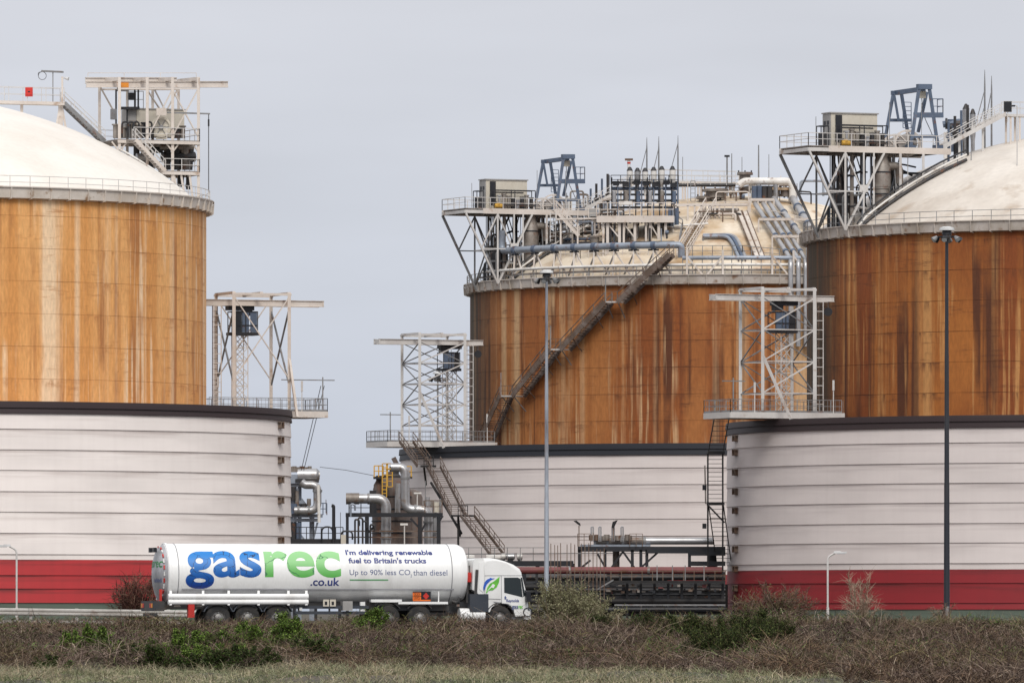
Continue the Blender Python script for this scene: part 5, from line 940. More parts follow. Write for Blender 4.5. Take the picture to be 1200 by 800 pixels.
# ------------------------------------------------------------------ floodlight masts and street lamps
def flood_mast(x, ytop, d, r0, m, label, hs=.72):
    b0 = P(x, 0, d); b0.z = gz(b0.x, b0.y); tp = P(x, ytop, d); t = thing('floodlight_mast', label, 'light mast', b0, 'tall floodlight masts'); H = tp.z - b0.z
    MB().tube([b0, b0 + Z * H * .35, b0 + Z * H * .36, b0 + Z * H * .68, b0 + Z * H * .69, tp], r0, 12, rs=[r0, r0 * .86, r0 * .8, r0 * .68, r0 * .62, r0 * .5]).build('pole', m, t)
    sc = lambda pr: [(r * hs, z * hs) for r, z in pr]
    MB().lathe(tp, sc([(.35, -.9), (.45, -.8), (.45, -.55), (.3, -.5)]), 16).build('ring_collar', 'steel_grey', t); MB().lathe(tp, sc([(.85, 0), (.82, .3), (.35, .42), (.01, .43)]), 20).build('cap', 'lamp_white' if hs > .7 else 'steel_pale', t); MB().lathe(tp, sc([(.55, -.5), (.5, 0)]), 16).build('winch_drum', 'steel_dark', t)
    MB().lathe(tp - Z * .72 * hs, sc([(.95, -.08), (1.05, -.08), (1.05, .08), (.95, .08), (.95, -.08)]), 22).build('lamp_ring', 'steel_dark', t)
    for k in range(6):
        a = k * 2 * math.pi / 6 + .3; u = V((math.cos(a), math.sin(a), 0)); c = tp - Z * .9 * hs + u * 1.3 * hs; f = MB().tube([c - u * .15 * hs + Z * .2 * hs, c + u * .1 * hs - Z * .02 * hs, c + u * .32 * hs - Z * .2 * hs], .2, 10, rs=[.14 * hs, .28 * hs, .36 * hs]).build('floodlight', 'steel_grey' if k % 2 else 'steel_dark', t); MB().lathe(c + u * .33 * hs - Z * .21 * hs, sc([(.31, 0), (.01, .02)]), 10, u - Z * .7).build('lens', 'lamp_glass', f)
    MB().box(b0 + Z * .9 - V((0, r0 + .02, 0)), V((r0 * 1.1, 0, 0)), V((0, .06, 0)), Z * .8).build('access_door', 'steel_grey', t); MB().lathe(b0, [(r0 * 2, 0), (r0 * 2, .06), (r0, .1)], 12).build('base_flange', 'steel_grey', t)
flood_mast(640.5, 320, 740, .235, 'mast_pale', 'pale grey floodlight mast in front of the middle tank'); flood_mast(1109.5, 270, 650, .25, 'mast_dark', 'dark floodlight mast in front of the right tank'); flood_mast(513, 438, 1010, .2, 'steel_grey', 'distant floodlight mast seen through the middle gantry')
def street_lamp(x, y, d, side, label):
    b0 = P(x, 0, d); b0.z = gz(b0.x, b0.y); tp = P(x, y, d); t = thing('street_lamp', label, 'street lamp', b0, 'roadside street lamps')
    MB().tube(arc([b0, tp, tp + V((side * .55, 0, .28))], .35), .075, 10).build('column', 'steel_pale', t); MB().tube([b0, b0 + Z * 1.2], .11, 10).build('base_sleeve', 'steel_pale', t); c = tp + V((side * .95, 0, .32)); h = MB().box(c, V((1.0, 0, 0)), V((0, .3, 0)), Z * .13).box(c - V((side * .2, 0, -.07)), V((.5, 0, 0)), V((0, .24, 0)), Z * .08).build('lamp_head', 'lamp_white', t); MB().box(c - Z * .08 + V((side * .1, 0, 0)), V((.6, 0, 0)), V((0, .24, 0)), Z * .05).build('lens', 'lamp_glass', h); return t
street_lamp(970, 652, 620, 1, 'white street lamp with flat head in front of the right bund'); t = street_lamp(19.5, 644, 620, -1, 'grey street lamp reaching left in front of the left bund')
# guard rail beyond the road
t = thing('guard_rail', 'weathered steel guard rail along the road behind the tanker', 'guard rail', RC - RN * 7.2 - RH * 15)
def gr(a, z): return RC - RN * 7.4 + RH * a + Z * z
za = lambda a: .93 - (a + 14) * .012
for a in np.arange(-40, -5, 4.0):
    for z0, r in ((.0, .0),):
        MB().prism([gr(a, za(a) + z) - RN * -o for z, o in ((0, 0), (-.05, .05), (-.11, .05), (-.155, 0), (-.2, .05), (-.26, .05), (-.31, 0), (-.31, -.02), (0, -.02))], gr(a + 3.98, za(a + 4)) - gr(a, za(a))).build('rail_beam', 'guard_zinc', t)
    bp('post', gr(a + .1, -.06) - RN * .12, gr(a + .1, za(a)) - RN * .12, .13, 'guard_zinc', t); bp('post', gr(a + 2.1, -.06) - RN * .12, gr(a + 2.1, za(a)) - RN * .12, .13, 'guard_zinc', t)
MB().beam(gr(-40, .45) - RN * .2, gr(-5, .3) - RN * .2, .1, .12).build('lower_rail', 'guard_zinc', t)

# ------------------------------------------------------------------ the tanker: semi-trailer and tractor
FT = Frame(RC, HD, 1); NV = -1.27
def tl(x, y, v=NV): return FT.loc(x, y, v)
def tw(x, y, v=NV): return FT.at(x, y, v)
def text_faces(body, off=0.0, cuts=24):
    cu = bpy.data.curves.new('lettering', 'FONT'); cu.body = body; cu.offset = off; cu.resolution_u = 6; ob = bpy.data.objects.new('lettering', cu); COL.objects.link(ob)
    dg = bpy.context.evaluated_depsgraph_get(); me = bpy.data.meshes.new_from_object(ob.evaluated_get(dg)); bpy.data.objects.remove(ob)
    b = bmesh.new(); b.from_mesh(me); bpy.data.meshes.remove(me); bmesh.ops.remove_doubles(b, verts=b.verts, dist=1e-4)
    ys = [v.co.y for v in b.verts]; y0, y1 = min(ys), max(ys)
    for i in range(1, cuts): bmesh.ops.bisect_plane(b, geom=b.verts[:] + b.edges[:] + b.faces[:], plane_co=(0, y0 + (y1 - y0) * i / cuts, 0), plane_no=(0, 1, 0))
    xs = [v.co.x for v in b.verts]; x0, x1 = min(xs), max(xs); b.verts.index_update()
    vs = [((v.co.x - x0) / (x1 - x0), (v.co.y - y0) / (y1 - y0)) for v in b.verts]; fs = [tuple(v.index for v in f.verts) for f in b.faces]; b.free(); return vs, fs
ZC, RT = 2.345, 1.27
def letters(name, body, px0, py0, px1, py1, m, par, off=0.0, cuts=24, surf='barrel', lift=.006, only=None, v=NV):
    vs, fs = text_faces(body, off, cuts); u0, u1 = tl(px0, py0, -1.24 if surf == 'barrel' else v)[0], tl(px1, py0, -1.24 if surf == 'barrel' else v)[0]; z1, z0 = tl(px0, py0, -1.2)[2], tl(px0, py1, -1.2)[2]
    out = []
    for fx, fy in vs:
        u = u0 + (u1 - u0) * fx; z = z0 + (z1 - z0) * fy
        if surf == 'barrel': h = z - ZC; vv = -math.sqrt(max(.01, (RT + lift) ** 2 - h * h))
        else: vv = v - lift
        out.append(FT(u, vv, z))
    if only:          # large lettering: one part per letter
        par_ = list(range(len(vs)))
        def find(i):
            while par_[i] != i: par_[i] = par_[par_[i]]; i = par_[i]
            return i
        for f in fs:
            for i in f[1:]: par_[find(i)] = find(f[0])
        isl = {}
        for f in fs: isl.setdefault(find(f[0]), []).append(f)
        for g in sorted(isl.values(), key=lambda g: min(vs[i][0] for f in g for i in f)):
            mid = (min(vs[i][0] for f in g for i in f) + max(vs[i][0] for f in g for i in f)) / 2; ids = sorted({i for f in g for i in f}); mp_ = {i: j for j, i in enumerate(ids)}
            MB().add([out[i] for i in ids], [tuple(mp_[i] for i in f) for f in g]).build('letter', only(mid), par, fix=False)
        return
    return MB().add(out, fs).build(name, m, par, fix=False)
t = thing('tank_trailer', 'white cylindrical gas tank semi-trailer with large blue and green lettering', 'trailer', V(RC)); TT = t
uR, uF = tl(190.5, 670, 0)[0], tl(538, 670, 0)[0]
c = FT(0, 0, ZC); prof = [(.01, uR - .40), (.35, uR - .385), (.7, uR - .33), (.95, uR - .25), (1.12, uR - .15), (1.2, uR - .06), (1.24, uR)]
MB().lathe(c, [(1.24, uR), (1.255, uR + .03), (RT, uR + .06), (RT, uR + .5), (RT, uF - .2)], 64, FT.u).build('barrel', 'trailer_white', t)
MB().lathe(c, [(RT, uF - .2), (RT - .02, uF - .1), (1.15, uF + .08), (.9, uF + .2), (.5, uF + .28), (.01, uF + .31)], 64, FT.u).build('front_head', 'trailer_white', t)
hd = MB().lathe(c, prof, 64, FT.u).build('rear_head', 'trailer_rear', t)
rim = MB().lathe(c, [(RT + .004, uR + .02), (RT + .03, uR + .03), (RT + .03, uR + .14), (RT + .004, uR + .15)], 64, FT.u).build('rear_rim', 'trailer_white', t)
MB().lathe(c, [(RT + .004, uR + .42), (RT + .012, uR + .425), (RT + .012, uR + .45), (RT + .004, uR + .455)], 64, FT.u).build('weld_band', 'seam_grey', t)
MB().lathe(c, [(RT + .003, uF - .62), (RT + .012, uF - .615), (RT + .012, uF - .585), (RT + .003, uF - .58)], 64, FT.u).build('weld_band', 'seam_grey', t)
for k in range(26):     # dashed conspicuity tape round the rear head
    a = 2 * math.pi * k / 26; e1, e2 = -FT.v, Z; n = e1 * math.cos(a) + e2 * math.sin(a); tg = -e1 * math.sin(a) + e2 * math.cos(a); MB().box(c + FT.u * (uR - .155) + n * 1.13, tg * .17, n * .07, FT.u * .05).build('reflective_tape', 'sign_red' if k % 2 else 'sign_white', hd)
def rear_z(r): 
    for (r0, z0), (r1, z1) in zip(prof[:-1], prof[1:]):
        if r0 <= r <= r1: return z0 + (z1 - z0) * (r - r0) / (r1 - r0)
    return prof[0][1]
for body, zz, hh, w0, w1, mm in (('gasrec', .15, .38, .82, -.98, 'text_green'), ('behind', -.36, .2, -.2, -.95, 'text_blue_grey')):
    vs, fs = text_faces(body, .012, 4); out = []
    for fx, fy in vs: v_ = w0 + (w1 - w0) * fx; h_ = zz + hh * fy; out.append(FT(rear_z(math.hypot(v_, h_)) - .012, v_, ZC + h_))
    MB().add(out, fs).build('rear_lettering', mm, hd, fix=False)
# seam rib low on the barrel and a pipe flap
zr = tl(300, 690, -1.1)[2]; hh = zr - ZC; vv = -math.sqrt(RT ** 2 - hh ** 2); MB().beam(FT(uR + .6, vv - .01, zr), FT(uF - .5, vv - .01, zr), .03, .05).build('belt_rib', 'seam_grey', t)
letters('letter', 'gasrec', 217.5, 645, 399.5, 689.5, None, t, .026, 30, only=lambda f: 'ink_blue' if f < .527 else 'ink_green')
letters('lettering', '.co.uk', 364, 676.5, 398, 686, 'text_navy', t, .02, 6); letters('lettering', "I'm delivering renewable", 407, 643.6, 508.5, 651.5, 'text_navy', t, .032, 6); letters('lettering', "fuel to Britain's trucks", 409, 653, 500, 659.6, 'text_navy', t, .032, 6)
letters('lettering', 'Up to 90% less CO\u2082 than diesel' if False else 'Up to 90% less CO', 409.5, 667, 480.5, 675.2, 'text_blue_grey', t, 0, 6); letters('lettering', '2', 480.8, 672.5, 482.6, 675.8, 'text_blue_grey', t, 0, 3); letters('lettering', 'than diesel', 484, 667.2, 524, 673.8, 'text_blue_grey', t, 0, 6)
zz = tl(410, 679, -1.2)[2]; hh = zz - ZC; MB().box(FT((tl(410, 0)[0] + tl(455, 0)[0]) / 2, -math.sqrt((RT + .003) ** 2 - hh * hh), zz), FT.u * (tl(455, 0)[0] - tl(410, 0)[0]), FT.v * .01, Z * .045).build('green_stripe', 'text_green', t)
# hose tubes along the flank
for y, r in ((698.6, .125), (705, .115)): MB().tube([tw(197, y, -1.33), tw(361, y, -1.33)], r, 14).build('hose_tube', 'trailer_white', t)
for x in (200, 238, 268, 303, 338, 359): bp('tube_bracket', tw(x, 692, -1.2), tw(x, 709, -1.36), .1, 'cab_white', t, .12)
for x in (197.5,): MB().tube([tw(x - .4, 698.6, -1.33), tw(x + .2, 698.6, -1.33)], .05, 8).build('tube_latch', 'sign_black', t)
# chassis, wheels, guards, bumper
for v in (-.5, .5): bp('chassis_rail', FT(tl(186, 0)[0], v, 1.0), FT(tl(520, 0)[0], v, 1.05), .12, 'chassis', t, .26)
def wheel(par, u, v, r=.52, w=.34):
    c0 = FT(u, v, r + .0); W_ = MB().lathe(c0, [(r * .58, -w / 2), (r * .9, -w / 2), (r, -w / 2 + .06), (r, w / 2 - .06), (r * .9, w / 2), (r * .58, w / 2), (r * .58, -w / 2)], 30, FT.v).build('wheel', 'rubber', par)
    MB().lathe(c0 - FT.v * (w / 2 - .06), [(r * .58, -.05), (r * .54, .0), (r * .46, .05), (r * .3, .06), (r * .28, -.07), (r * .12, -.1), (.01, -.1)], 24, FT.v).build('rim', 'rim_steel', W_)
    for k in range(8):
        a = k * math.pi / 4; MB().tube([c0 - FT.v * (w / 2 + .0) + (FT.u * math.cos(a) + Z * math.sin(a)) * r * .38, c0 - FT.v * (w / 2 - .06) + (FT.u * math.cos(a) + Z * math.sin(a)) * r * .38], .028, 6).build('wheel_nut', 'steel_grey', W_)
def mudguard(par, u, v, r=.64, m='guard_plastic', a0=.12, a1=.88):
    b = MB(); n = 14; vs = []
    for k in range(n + 1):
        a = math.pi * (a0 + (a1 - a0) * k / n)
        for rr in (r, r + .04):
            for s in (-.2, .24): vs.append(FT(u + math.cos(a) * rr, v + s, .52 + math.sin(a) * rr))
    fs = []
    for k in range(n):
        i = k * 4; fs += [(i, i + 1, i + 5, i + 4), (i + 2, i + 6, i + 7, i + 3), (i, i + 4, i + 6, i + 2), (i + 1, i + 3, i + 7, i + 5)]
    fs += [(0, 2, 3, 1), (n * 4, n * 4 + 1, n * 4 + 3, n * 4 + 2)]; b.add(vs, fs).build('mudguard', m, par)
for x in (256, 290.5, 326):
    u = tl(x, 0)[0]
    for v in (-1.08, 1.08): wheel(t, u, v); mudguard(t, u, v)
    MB().tube([FT(u, -.95, .52), FT(u, .95, .52)], .09, 10).build('axle', 'chassis', t); MB().tube([FT(u + .3, -.8, .45), FT(u + .3, -.8, .95)], .12, 10).build('air_bag', 'rubber', t)
bp('rear_bumper', FT(tl(176, 0, 0)[0], -1.22, .62), FT(tl(176, 0, 0)[0], 1.22, .62), .14, 'chassis', t, .16)
MB().box(FT(tl(179, 0, 0)[0], 0, 1.0), FT.u * .5, FT.v * 2.46, Z * .42).build('light_board', 'chassis', t)
for v in (-1.05, -.75, .75, 1.05): MB().box(FT(tl(179, 0, 0)[0] - .26, v, 1.02), FT.u * .03, FT.v * .22, Z * .18).build('tail_light', 'sign_red' if abs(v) < 1 else 'safety_orange', t)
MB().box(FT(tl(179, 0, 0)[0] - .2, 0, .95), FT.u * .03, FT.v * .52, Z * .12).build('number_plate', 'sign_white', t)
for v in (-1.0, -.55): MB().box(FT(tl(188, 0, v)[0], v, 1.45), FT.u * .1, FT.v * .16, Z * .5).build('red_marker', 'sign_red', t)
for v in (-.45, .45): MB().box(FT(uR - .42, v, ZC + 1.0), FT.u * .14, FT.v * .2, Z * .2).build('rear_camera', 'sign_black', t)
MB().box(tw(223.5, 714.5, -1.25), FT.u * .26, FT.v * .3, Z * .62).build('extinguisher_box', 'sign_red', t)
for x in (208, 234): MB().prism([tw(x - 4, 710.5, -1.1), tw(x + 4, 710.5, -1.1), tw(x, 704, -1.1)], FT.v * .1).build('side_gusset', 'cabinet_beige', t)
for y in (711, 717.5): bp('side_guard', tw(345, y, -1.2), tw(432, y, -1.2), .06, 'chassis_blue', t, .13)
for x in (350, 386, 428): bp('guard_post', tw(x, 703, -1.15), tw(x, 719, -1.15), .08, 'chassis', t)
MB().box(tw(352.5, 713, -1.24), FT.u * .12, FT.v * .03, Z * .12).build('side_marker', 'sign_white', t)
for x in (382, 390): MB().box(tw(x, 706, -1.26), FT.u * .25, FT.v * .05, Z * .29).build('data_plate', 'cabinet_beige', t); MB().box(tw(x, 706.3, -1.29), FT.u * .1, FT.v * .02, Z * .14).build('data_mark', 'sign_black', t)
MB().lathe(FT(0, 0, ZC), [(RT + .002, tl(375, 0)[0]), (RT + .02, tl(375, 0)[0]), (RT + .02, tl(389, 0)[0]), (RT + .002, tl(389, 0)[0])], 20, FT.u, 2.4, 3.9, ref=(0, 0, 1)).build('saddle_band', 'trailer_white', t)
MB().box(tw(406, 709.5, -1.1), FT.u * .42, FT.v * .5, Z * .4).build('equipment_box', 'cabinet_grey', t)
for x in (424.5,): MB().box(tw(x, 711, -1.1), FT.u * .2, FT.v * .2, Z * .45).build('valve_box', 'trailer_white', t)
for v in (-.95, .95): bp('landing_leg', FT(tl(438, 0)[0], v, 1.3), FT(tl(438, 0)[0], v, .42), .22, 'chassis', t); MB().box(FT(tl(438, 0)[0], v, .4), FT.u * .3, FT.v * .3, Z * .06).build('landing_foot', 'chassis', t)
bp('side_shelf', tw(434, 703.5, -1.2), tw(470, 703.5, -1.2), .3, 'trailer_white', t, .12); bp('side_shelf', tw(466, 706, -1.2), tw(524, 706, -1.2), .3, 'trailer_white', t, .1); MB().box(tw(480, 712, -.6), FT.u * 3.2, FT.v * .9, Z * .2).build('king_pin_plate', 'chassis', t)
for x, y in ((485, 697), (514, 697)): bp('panel_post', tw(x, 692.5, -1.26), tw(x, 706, -1.26), .05, 'cab_white', t)
MB().box(tw(494.3, 698.5, -1.3), FT.u * .78, FT.v * .04, Z * .42).build('hazard_panel', 'sign_black', t)
for k, (xx, yy) in enumerate(((488.5, 696), (488.5, 700.6))): MB().box(tw(xx, yy, -1.335), FT.u * .36, FT.v * .02, Z * .145).build('hazard_number', 'hazard_orange', t); letters('hazard_lettering', ('223', '1972')[k], xx - 3.2, yy - 1.5, xx + 3.2, yy + 1.5, 'sign_black', t, 0, 2, 'flat', .012, None, -1.345)
MB().prism([tw(495.5, 698, -1.335), tw(499.3, 693.9, -1.335), tw(503, 698, -1.335), tw(499.3, 702, -1.335)], FT.v * .012).build('flame_diamond', 'sign_red', t); MB().box(tw(494.3, 703, -1.335), FT.u * .76, FT.v * .02, Z * .06).build('hazard_footer', 'hazard_orange', t)
MB().tube(arc([tw(530, 704, -.8), tw(536, 706, -.9), tw(539, 700, -.9)], .2), .08, 8).build('coupling_hose', 'chassis', t)

k = thing('tractor_unit', 'white truck cab with green leaf emblem hauling the tanker', 'truck', V(FT(tl(586, 0)[0], 0, 0))); CB = k
out = [(567.5, 716), (567.5, 700), (566.5, 672), (566, 657.5), (567.5, 654.2), (574, 653.4), (582, 654.6), (592, 657.2), (602, 661.2), (609.3, 666.2), (611.5, 670.5), (613.2, 680), (615.8, 690), (617, 697), (618.6, 703), (619.6, 710), (619.8, 721.5), (606.5, 722.5), (605, 716), (601.5, 710.5), (595.5, 707.8), (586.5, 707), (577.5, 708.5), (572.5, 713), (571, 717.5)]
base = [tl(x, y, -1.22) for x, y in out]
b = MB(); secs = ((-1.22, .055), (-1.235, .02), (-1.24, 0)) ; n = len(base); rows = []
cu = sum(p[0] for p in base) / n; cz = sum(p[2] for p in base) / n
for v, ins in ((-1.13, 0), (-1.2, .03), (-1.245, .085), (-1.25, .14)): rows.append([FT(u + (ins if u < cu else -ins) * .8, v, z - (ins if z > cz else -ins * .3)) for u, _, z in base])
L = rows[::-1]; Rr = [[p + FT.v * 2 * (-((p - FT.o).dot(FT.v))) for p in r] for r in rows]; allr = L + Rr; vs = [p for r in allr for p in r]; fs = [(i * n + j, i * n + (j + 1) % n, (i + 1) * n + (j + 1) % n, (i + 1) * n + j) for i in range(len(allr) - 1) for j in range(n)] + [tuple(range(n)), tuple(range((len(allr) - 1) * n, len(allr) * n))[::-1]]
MB().add(vs, fs, True).build('cab_body', 'cab_white', k)
CV = -1.252
def pane(name, poly, m, par, th=.02, v=CV): return MB().prism([tw(x, y, v) for x, y in poly], FT.v * -th).build(name, m, par)
fa = MB().prism([tw(x, y, -1.2) for x, y in ((555, 656), (557, 653.8), (566, 653.6), (567, 656), (567.2, 697), (563, 699), (560, 695), (553.5, 690), (554, 672))], FT.v * 2.3).build('rear_fairing', 'cab_white', k)
MB().prism([tw(x, y, -1.225) for x, y in ((560.5, 658), (566.5, 658), (566.8, 694), (562, 690))], FT.v * .03).build('fairing_panel', 'cabinet_grey' if 0 else 'trailer_white', fa)
bp('exhaust_stack', tw(559, 667, -1.23), tw(557.2, 700, -1.23), .12, 'chassis', k)
MB().box(tw(548.7, 676, -.9), FT.u * .2, FT.v * .3, Z * .4).build('red_canister', 'sign_red', k); bp('canister_pole', tw(548, 680, -.9), tw(547.5, 706, -.9), .08, 'chassis', k)
for x in (543.5, 546, 549.5, 552): MB().tube(arc([tw(x, 668 + x % 4, -.4), tw(x - 1, 690, -.5), tw(x - 4, 705, -.5)], .4), .05, 7).build('air_line', 'chassis', k)
MB().box(tw(548, 690, .1), FT.u * .35, FT.v * 1.4, Z * 2.0).build('rear_bulkhead', 'chassis', k)
dr = pane('door', [(587.6, 674.6), (611.6, 674.6), (615.6, 690), (617.4, 698), (618.8, 706), (604.5, 713.5), (601, 709.5), (595.5, 706.8), (588.2, 706.5)], 'cab_white', k, .012)
pane('door_gap', [(587.1, 674.2), (587.6, 674.2), (588.2, 706.5), (587.7, 706.5)], 'seam_grey', k, .014)
pane('roof_line', [(568, 673.6), (611, 673.6), (611.2, 674.1), (568, 674.1)], 'seam_grey', k, .014); pane('side_line', [(568, 700.6), (587, 701.4), (587, 701.9), (568, 701.1)], 'seam_grey', k, .014)
w_ = pane('window', [(590.6, 676.4), (606.5, 676.2), (610.0, 678), (612.4, 699.4), (590.8, 694)], 'cab_glass', dr, .02); pane('window_frame', [(610.0, 676.2), (611.8, 676.4), (615.4, 697), (613.2, 699)], 'cab_glass', dr, .026)
pane('door_handle', [(589.5, 706.3), (596, 707.8), (596, 708.8), (589.5, 707.2)], 'sign_black', dr, .03)
# face and shoulders of the driver's seat behind the glass are dark; windscreen, headlights, grille
MB().prism([FT(tl(611.7, 671, -1.2)[0] + .01, -1.0, tl(0, 671)[2]), FT(tl(611.7, 671, -1.2)[0] + .01, 1.0, tl(0, 671)[2]), FT(tl(617.0, 697, -1.2)[0] + .01, 1.05, tl(0, 697)[2]), FT(tl(617.0, 697, -1.2)[0] + .01, -1.05, tl(0, 697)[2])], FT.u * .02).build('windscreen', 'cab_glass', k)
for v in (-1, 1):
    MB().lathe(FT(tl(619.2, 0)[0] - .02, 1.08 * v, tl(0, 717)[2]), [(.2, 0), (.18, .06), (.01, .08)], 14, FT.u - FT.v * -.7 * (-v)).build('headlight', 'lamp_glass', k)
    MB().box(FT(tl(617.8, 0)[0], 1.38 * v, tl(0, 698.5)[2]), FT.u * .2, FT.v * .26, Z * .42).build('mirror', 'sign_black', k); bp('mirror_arm', FT(tl(615, 0)[0], 1.2 * v, tl(0, 690)[2]), FT(tl(617.4, 0)[0], 1.38 * v, tl(0, 694.5)[2]), .06, 'sign_black', k)
MB().box(tw(613.8, 675.5, -1.0), FT.u * .16, FT.v * .2, Z * .22).build('kerb_mirror', 'sign_black', k); MB().box(FT(tl(619.8, 0)[0] + .02, 0, tl(0, 708)[2]), FT.u * .04, FT.v * 1.6, Z * .5).build('grille', 'sign_black', k); MB().box(FT(tl(618.6, 0)[0], 0, .62), FT.u * .3, FT.v * 2.4, Z * .36).build('bumper', 'cab_white', k)
MB().lathe(tw(618.2, 716.8, -1.25), [(.2, 0), (.2, .03), (.16, .035), (.16, .02)], 16, -FT.v).build('headlight_ring', 'sign_black', k)
# emblem and names on the door
pane('leaf_emblem', [(569.5, 694), (571, 688), (574, 683.5), (579, 680.5), (585.5, 675.2), (584.6, 682), (582, 687.5), (577.5, 691), (572.5, 691.6), (570, 695)], 'leaf_green', k, .016); pane('leaf_vein', [(570.3, 692.5), (577.5, 684), (579, 685), (571.2, 692)], 'cab_white', k, .02); pane('leaf_heart', [(574.6, 687.6), (577.3, 683.6), (580, 685), (578.4, 688.6)], 'cab_white', k, .021)
pane('swoosh_emblem', [(566.4, 692), (566.4, 687), (568, 681.5), (571.5, 678), (573.5, 677.6), (574.5, 676.4), (576.5, 677.2), (580, 677.2), (575, 679.5), (570.5, 684), (568.4, 688.6)], 'swoosh_blue', k, .016)
letters('company_name', 'Reynolds', 593.2, 701.5, 608, 706, 'text_navy', k, .02, 2, 'flat', .03, None, CV); letters('company_name', 'gas', 599.7, 709.2, 607, 714, 'text_blue_grey', k, .02, 2, 'flat', .03, None, CV); letters('company_name', 'rec', 607.4, 709.2, 612.4, 712.6, 'leaf_green', k, .02, 2, 'flat', .03, None, CV); pane('name_emblem', [(591, 699), (592, 697.6), (593.4, 699.4), (592.6, 702), (591.2, 701.5)], 'text_blue_grey', k, .03); pane('side_mark', [(578.5, 704.4), (585.5, 705.4), (585.5, 706.2), (578.5, 705.2)], 'seam_grey', k, .02)
for x, vs_ in ((586.3, (-1.03, 1.03)), (492, (-.98, .98)), (455, (-.98, .98))):
    for v in vs_: wheel(k, tl(x, 0)[0], v, .51, .34 if x > 550 else .6)
    MB().tube([FT(tl(x, 0)[0], -.9, .52), FT(tl(x, 0)[0], .9, .52)], .1, 10).build('axle', 'chassis', k)
for x in (492, 455): mudguard(k, tl(x, 0)[0], -1.05, .62, 'chassis', .2, .8); mudguard(k, tl(x, 0)[0], 1.05, .62, 'chassis', .2, .8)
mudguard(k, tl(586.3, 0)[0], -1.06, .6, 'chassis', .08, .92)
for v in (-.45, .45): bp('frame_rail', FT(tl(440, 0)[0], v, .85), FT(tl(612, 0)[0], v, .85), .1, 'chassis', k, .26)
MB().box(tw(560, 706, -1.1), FT.u * .8, FT.v * .5, Z * .75).build('air_tank', 'chassis_blue', k); MB().tube([tw(538, 720.5, -1.05), tw(567, 720.5, -1.05)], .3, 16).build('fuel_tank', 'trailer_white', k); MB().box(tw(561, 713.5, -1.26), FT.u * .1, FT.v * .1, Z * .45).build('filler', 'cab_white', k)
bp('step', tw(566, 721, -1.15), tw(576, 722, -1.15), .3, 'chassis', k, .1)

# ------------------------------------------------------------------ vegetation
def ribbons(base, dirv, length, width, droop, col, nseg=3, name='scrub', m='twig', taper=.3):
    """curved tapering strips: base (N,3), dirv (N,3), all numpy; returns a mesh"""
    N = len(base); dirv = dirv / np.linalg.norm(dirv, axis=1, keepdims=True)
    yaw = RNG.uniform(0, 2 * np.pi, N); side = np.stack([np.cos(yaw), np.sin(yaw) * .35, RNG.normal(0, .25, N)], 1); side -= dirv * (side * dirv).sum(1, keepdims=True); side /= np.linalg.norm(side, axis=1, keepdims=True) + 1e-9
    bend = np.stack([RNG.normal(0, 1, N), RNG.normal(0, 1, N), -np.abs(RNG.normal(.6, .6, N))], 1) * droop[:, None]
    V_ = np.empty((N, nseg + 1, 2, 3), np.float32)
    for k in range(nseg + 1):
        s = k / nseg; c = base + dirv * (length * s)[:, None] + bend * (length * s * s)[:, None]; w = (width * (1 - (1 - taper) * s) / 2)[:, None]
        V_[:, k, 0] = c - side * w; V_[:, k, 1] = c + side * w
    idx = np.arange(N * (nseg + 1) * 2).reshape(N, nseg + 1, 2); q = np.stack([idx[:, :-1, 0], idx[:, :-1, 1], idx[:, 1:, 1], idx[:, 1:, 0]], -1).reshape(-1, 4)
    cc = np.ones((N, nseg + 1, 2, 4), np.float32); cc[..., :3] = col[:, None, None, :]
    return raw(V_.reshape(-1, 3), q, cc.reshape(-1, 4), name, m)
def raw(v, q, c, name, m):
    me = bpy.data.meshes.new(name); me.vertices.add(len(v)); me.vertices.foreach_set('co', np.asarray(v, np.float32).ravel()); k = q.shape[1]
    me.loops.add(q.size); me.loops.foreach_set('vertex_index', q.astype(np.int32).ravel()); me.polygons.add(len(q)); me.polygons.foreach_set('loop_start', np.arange(0, q.size, k, dtype=np.int32)); me.polygons.foreach_set('loop_total', np.full(len(q), k, np.int32))
    a = me.color_attributes.new('col', 'FLOAT_COLOR', 'POINT'); a.data.foreach_set('color', np.asarray(c, np.float32).ravel()); me.update(); me.validate(); me.materials.append(M[m]); return me
def pick(pal, N, jit=.2):
    pal = np.array(pal); c = pal[RNG.integers(0, len(pal), N)] * RNG.uniform(1 - jit, 1 + jit, (N, 1)); return c
def link(name, me, loc, parent=None, kind=None):
    o = bpy.data.objects.new(name, me); COL.objects.link(o)
    if parent: o.parent = parent
    else: o.location = loc
    if kind: o['kind'] = kind
    return o
gzv = np.vectorize(gz)
def field(N, n0, n1, a0=-19, a1=33):
    """random points n0..n1 metres in front of the lane, spread along the road"""
    n = RNG.uniform(n0, n1, N); a = RNG.uniform(a0, a1, N) - n * .25; x = RC.x + RH.x * a + RN.x * n; y = RC.y + RH.y * a + RN.y * n; return x, y, n
def smooth(x, y, sc, seed):
    r = np.random.default_rng(seed); o = 0
    for i in range(7):
        k = r.normal(0, 1, 2) / sc * (1 + i * .5); o = o + np.sin(x * k[0] + y * k[1] + r.uniform(0, 6.3)) / (1 + i * .35)
    return o / 2.6
def hump(x, y): return smooth(x, y, 1.7, 21) * .6 + smooth(x, y, 4.0, 22) * .6
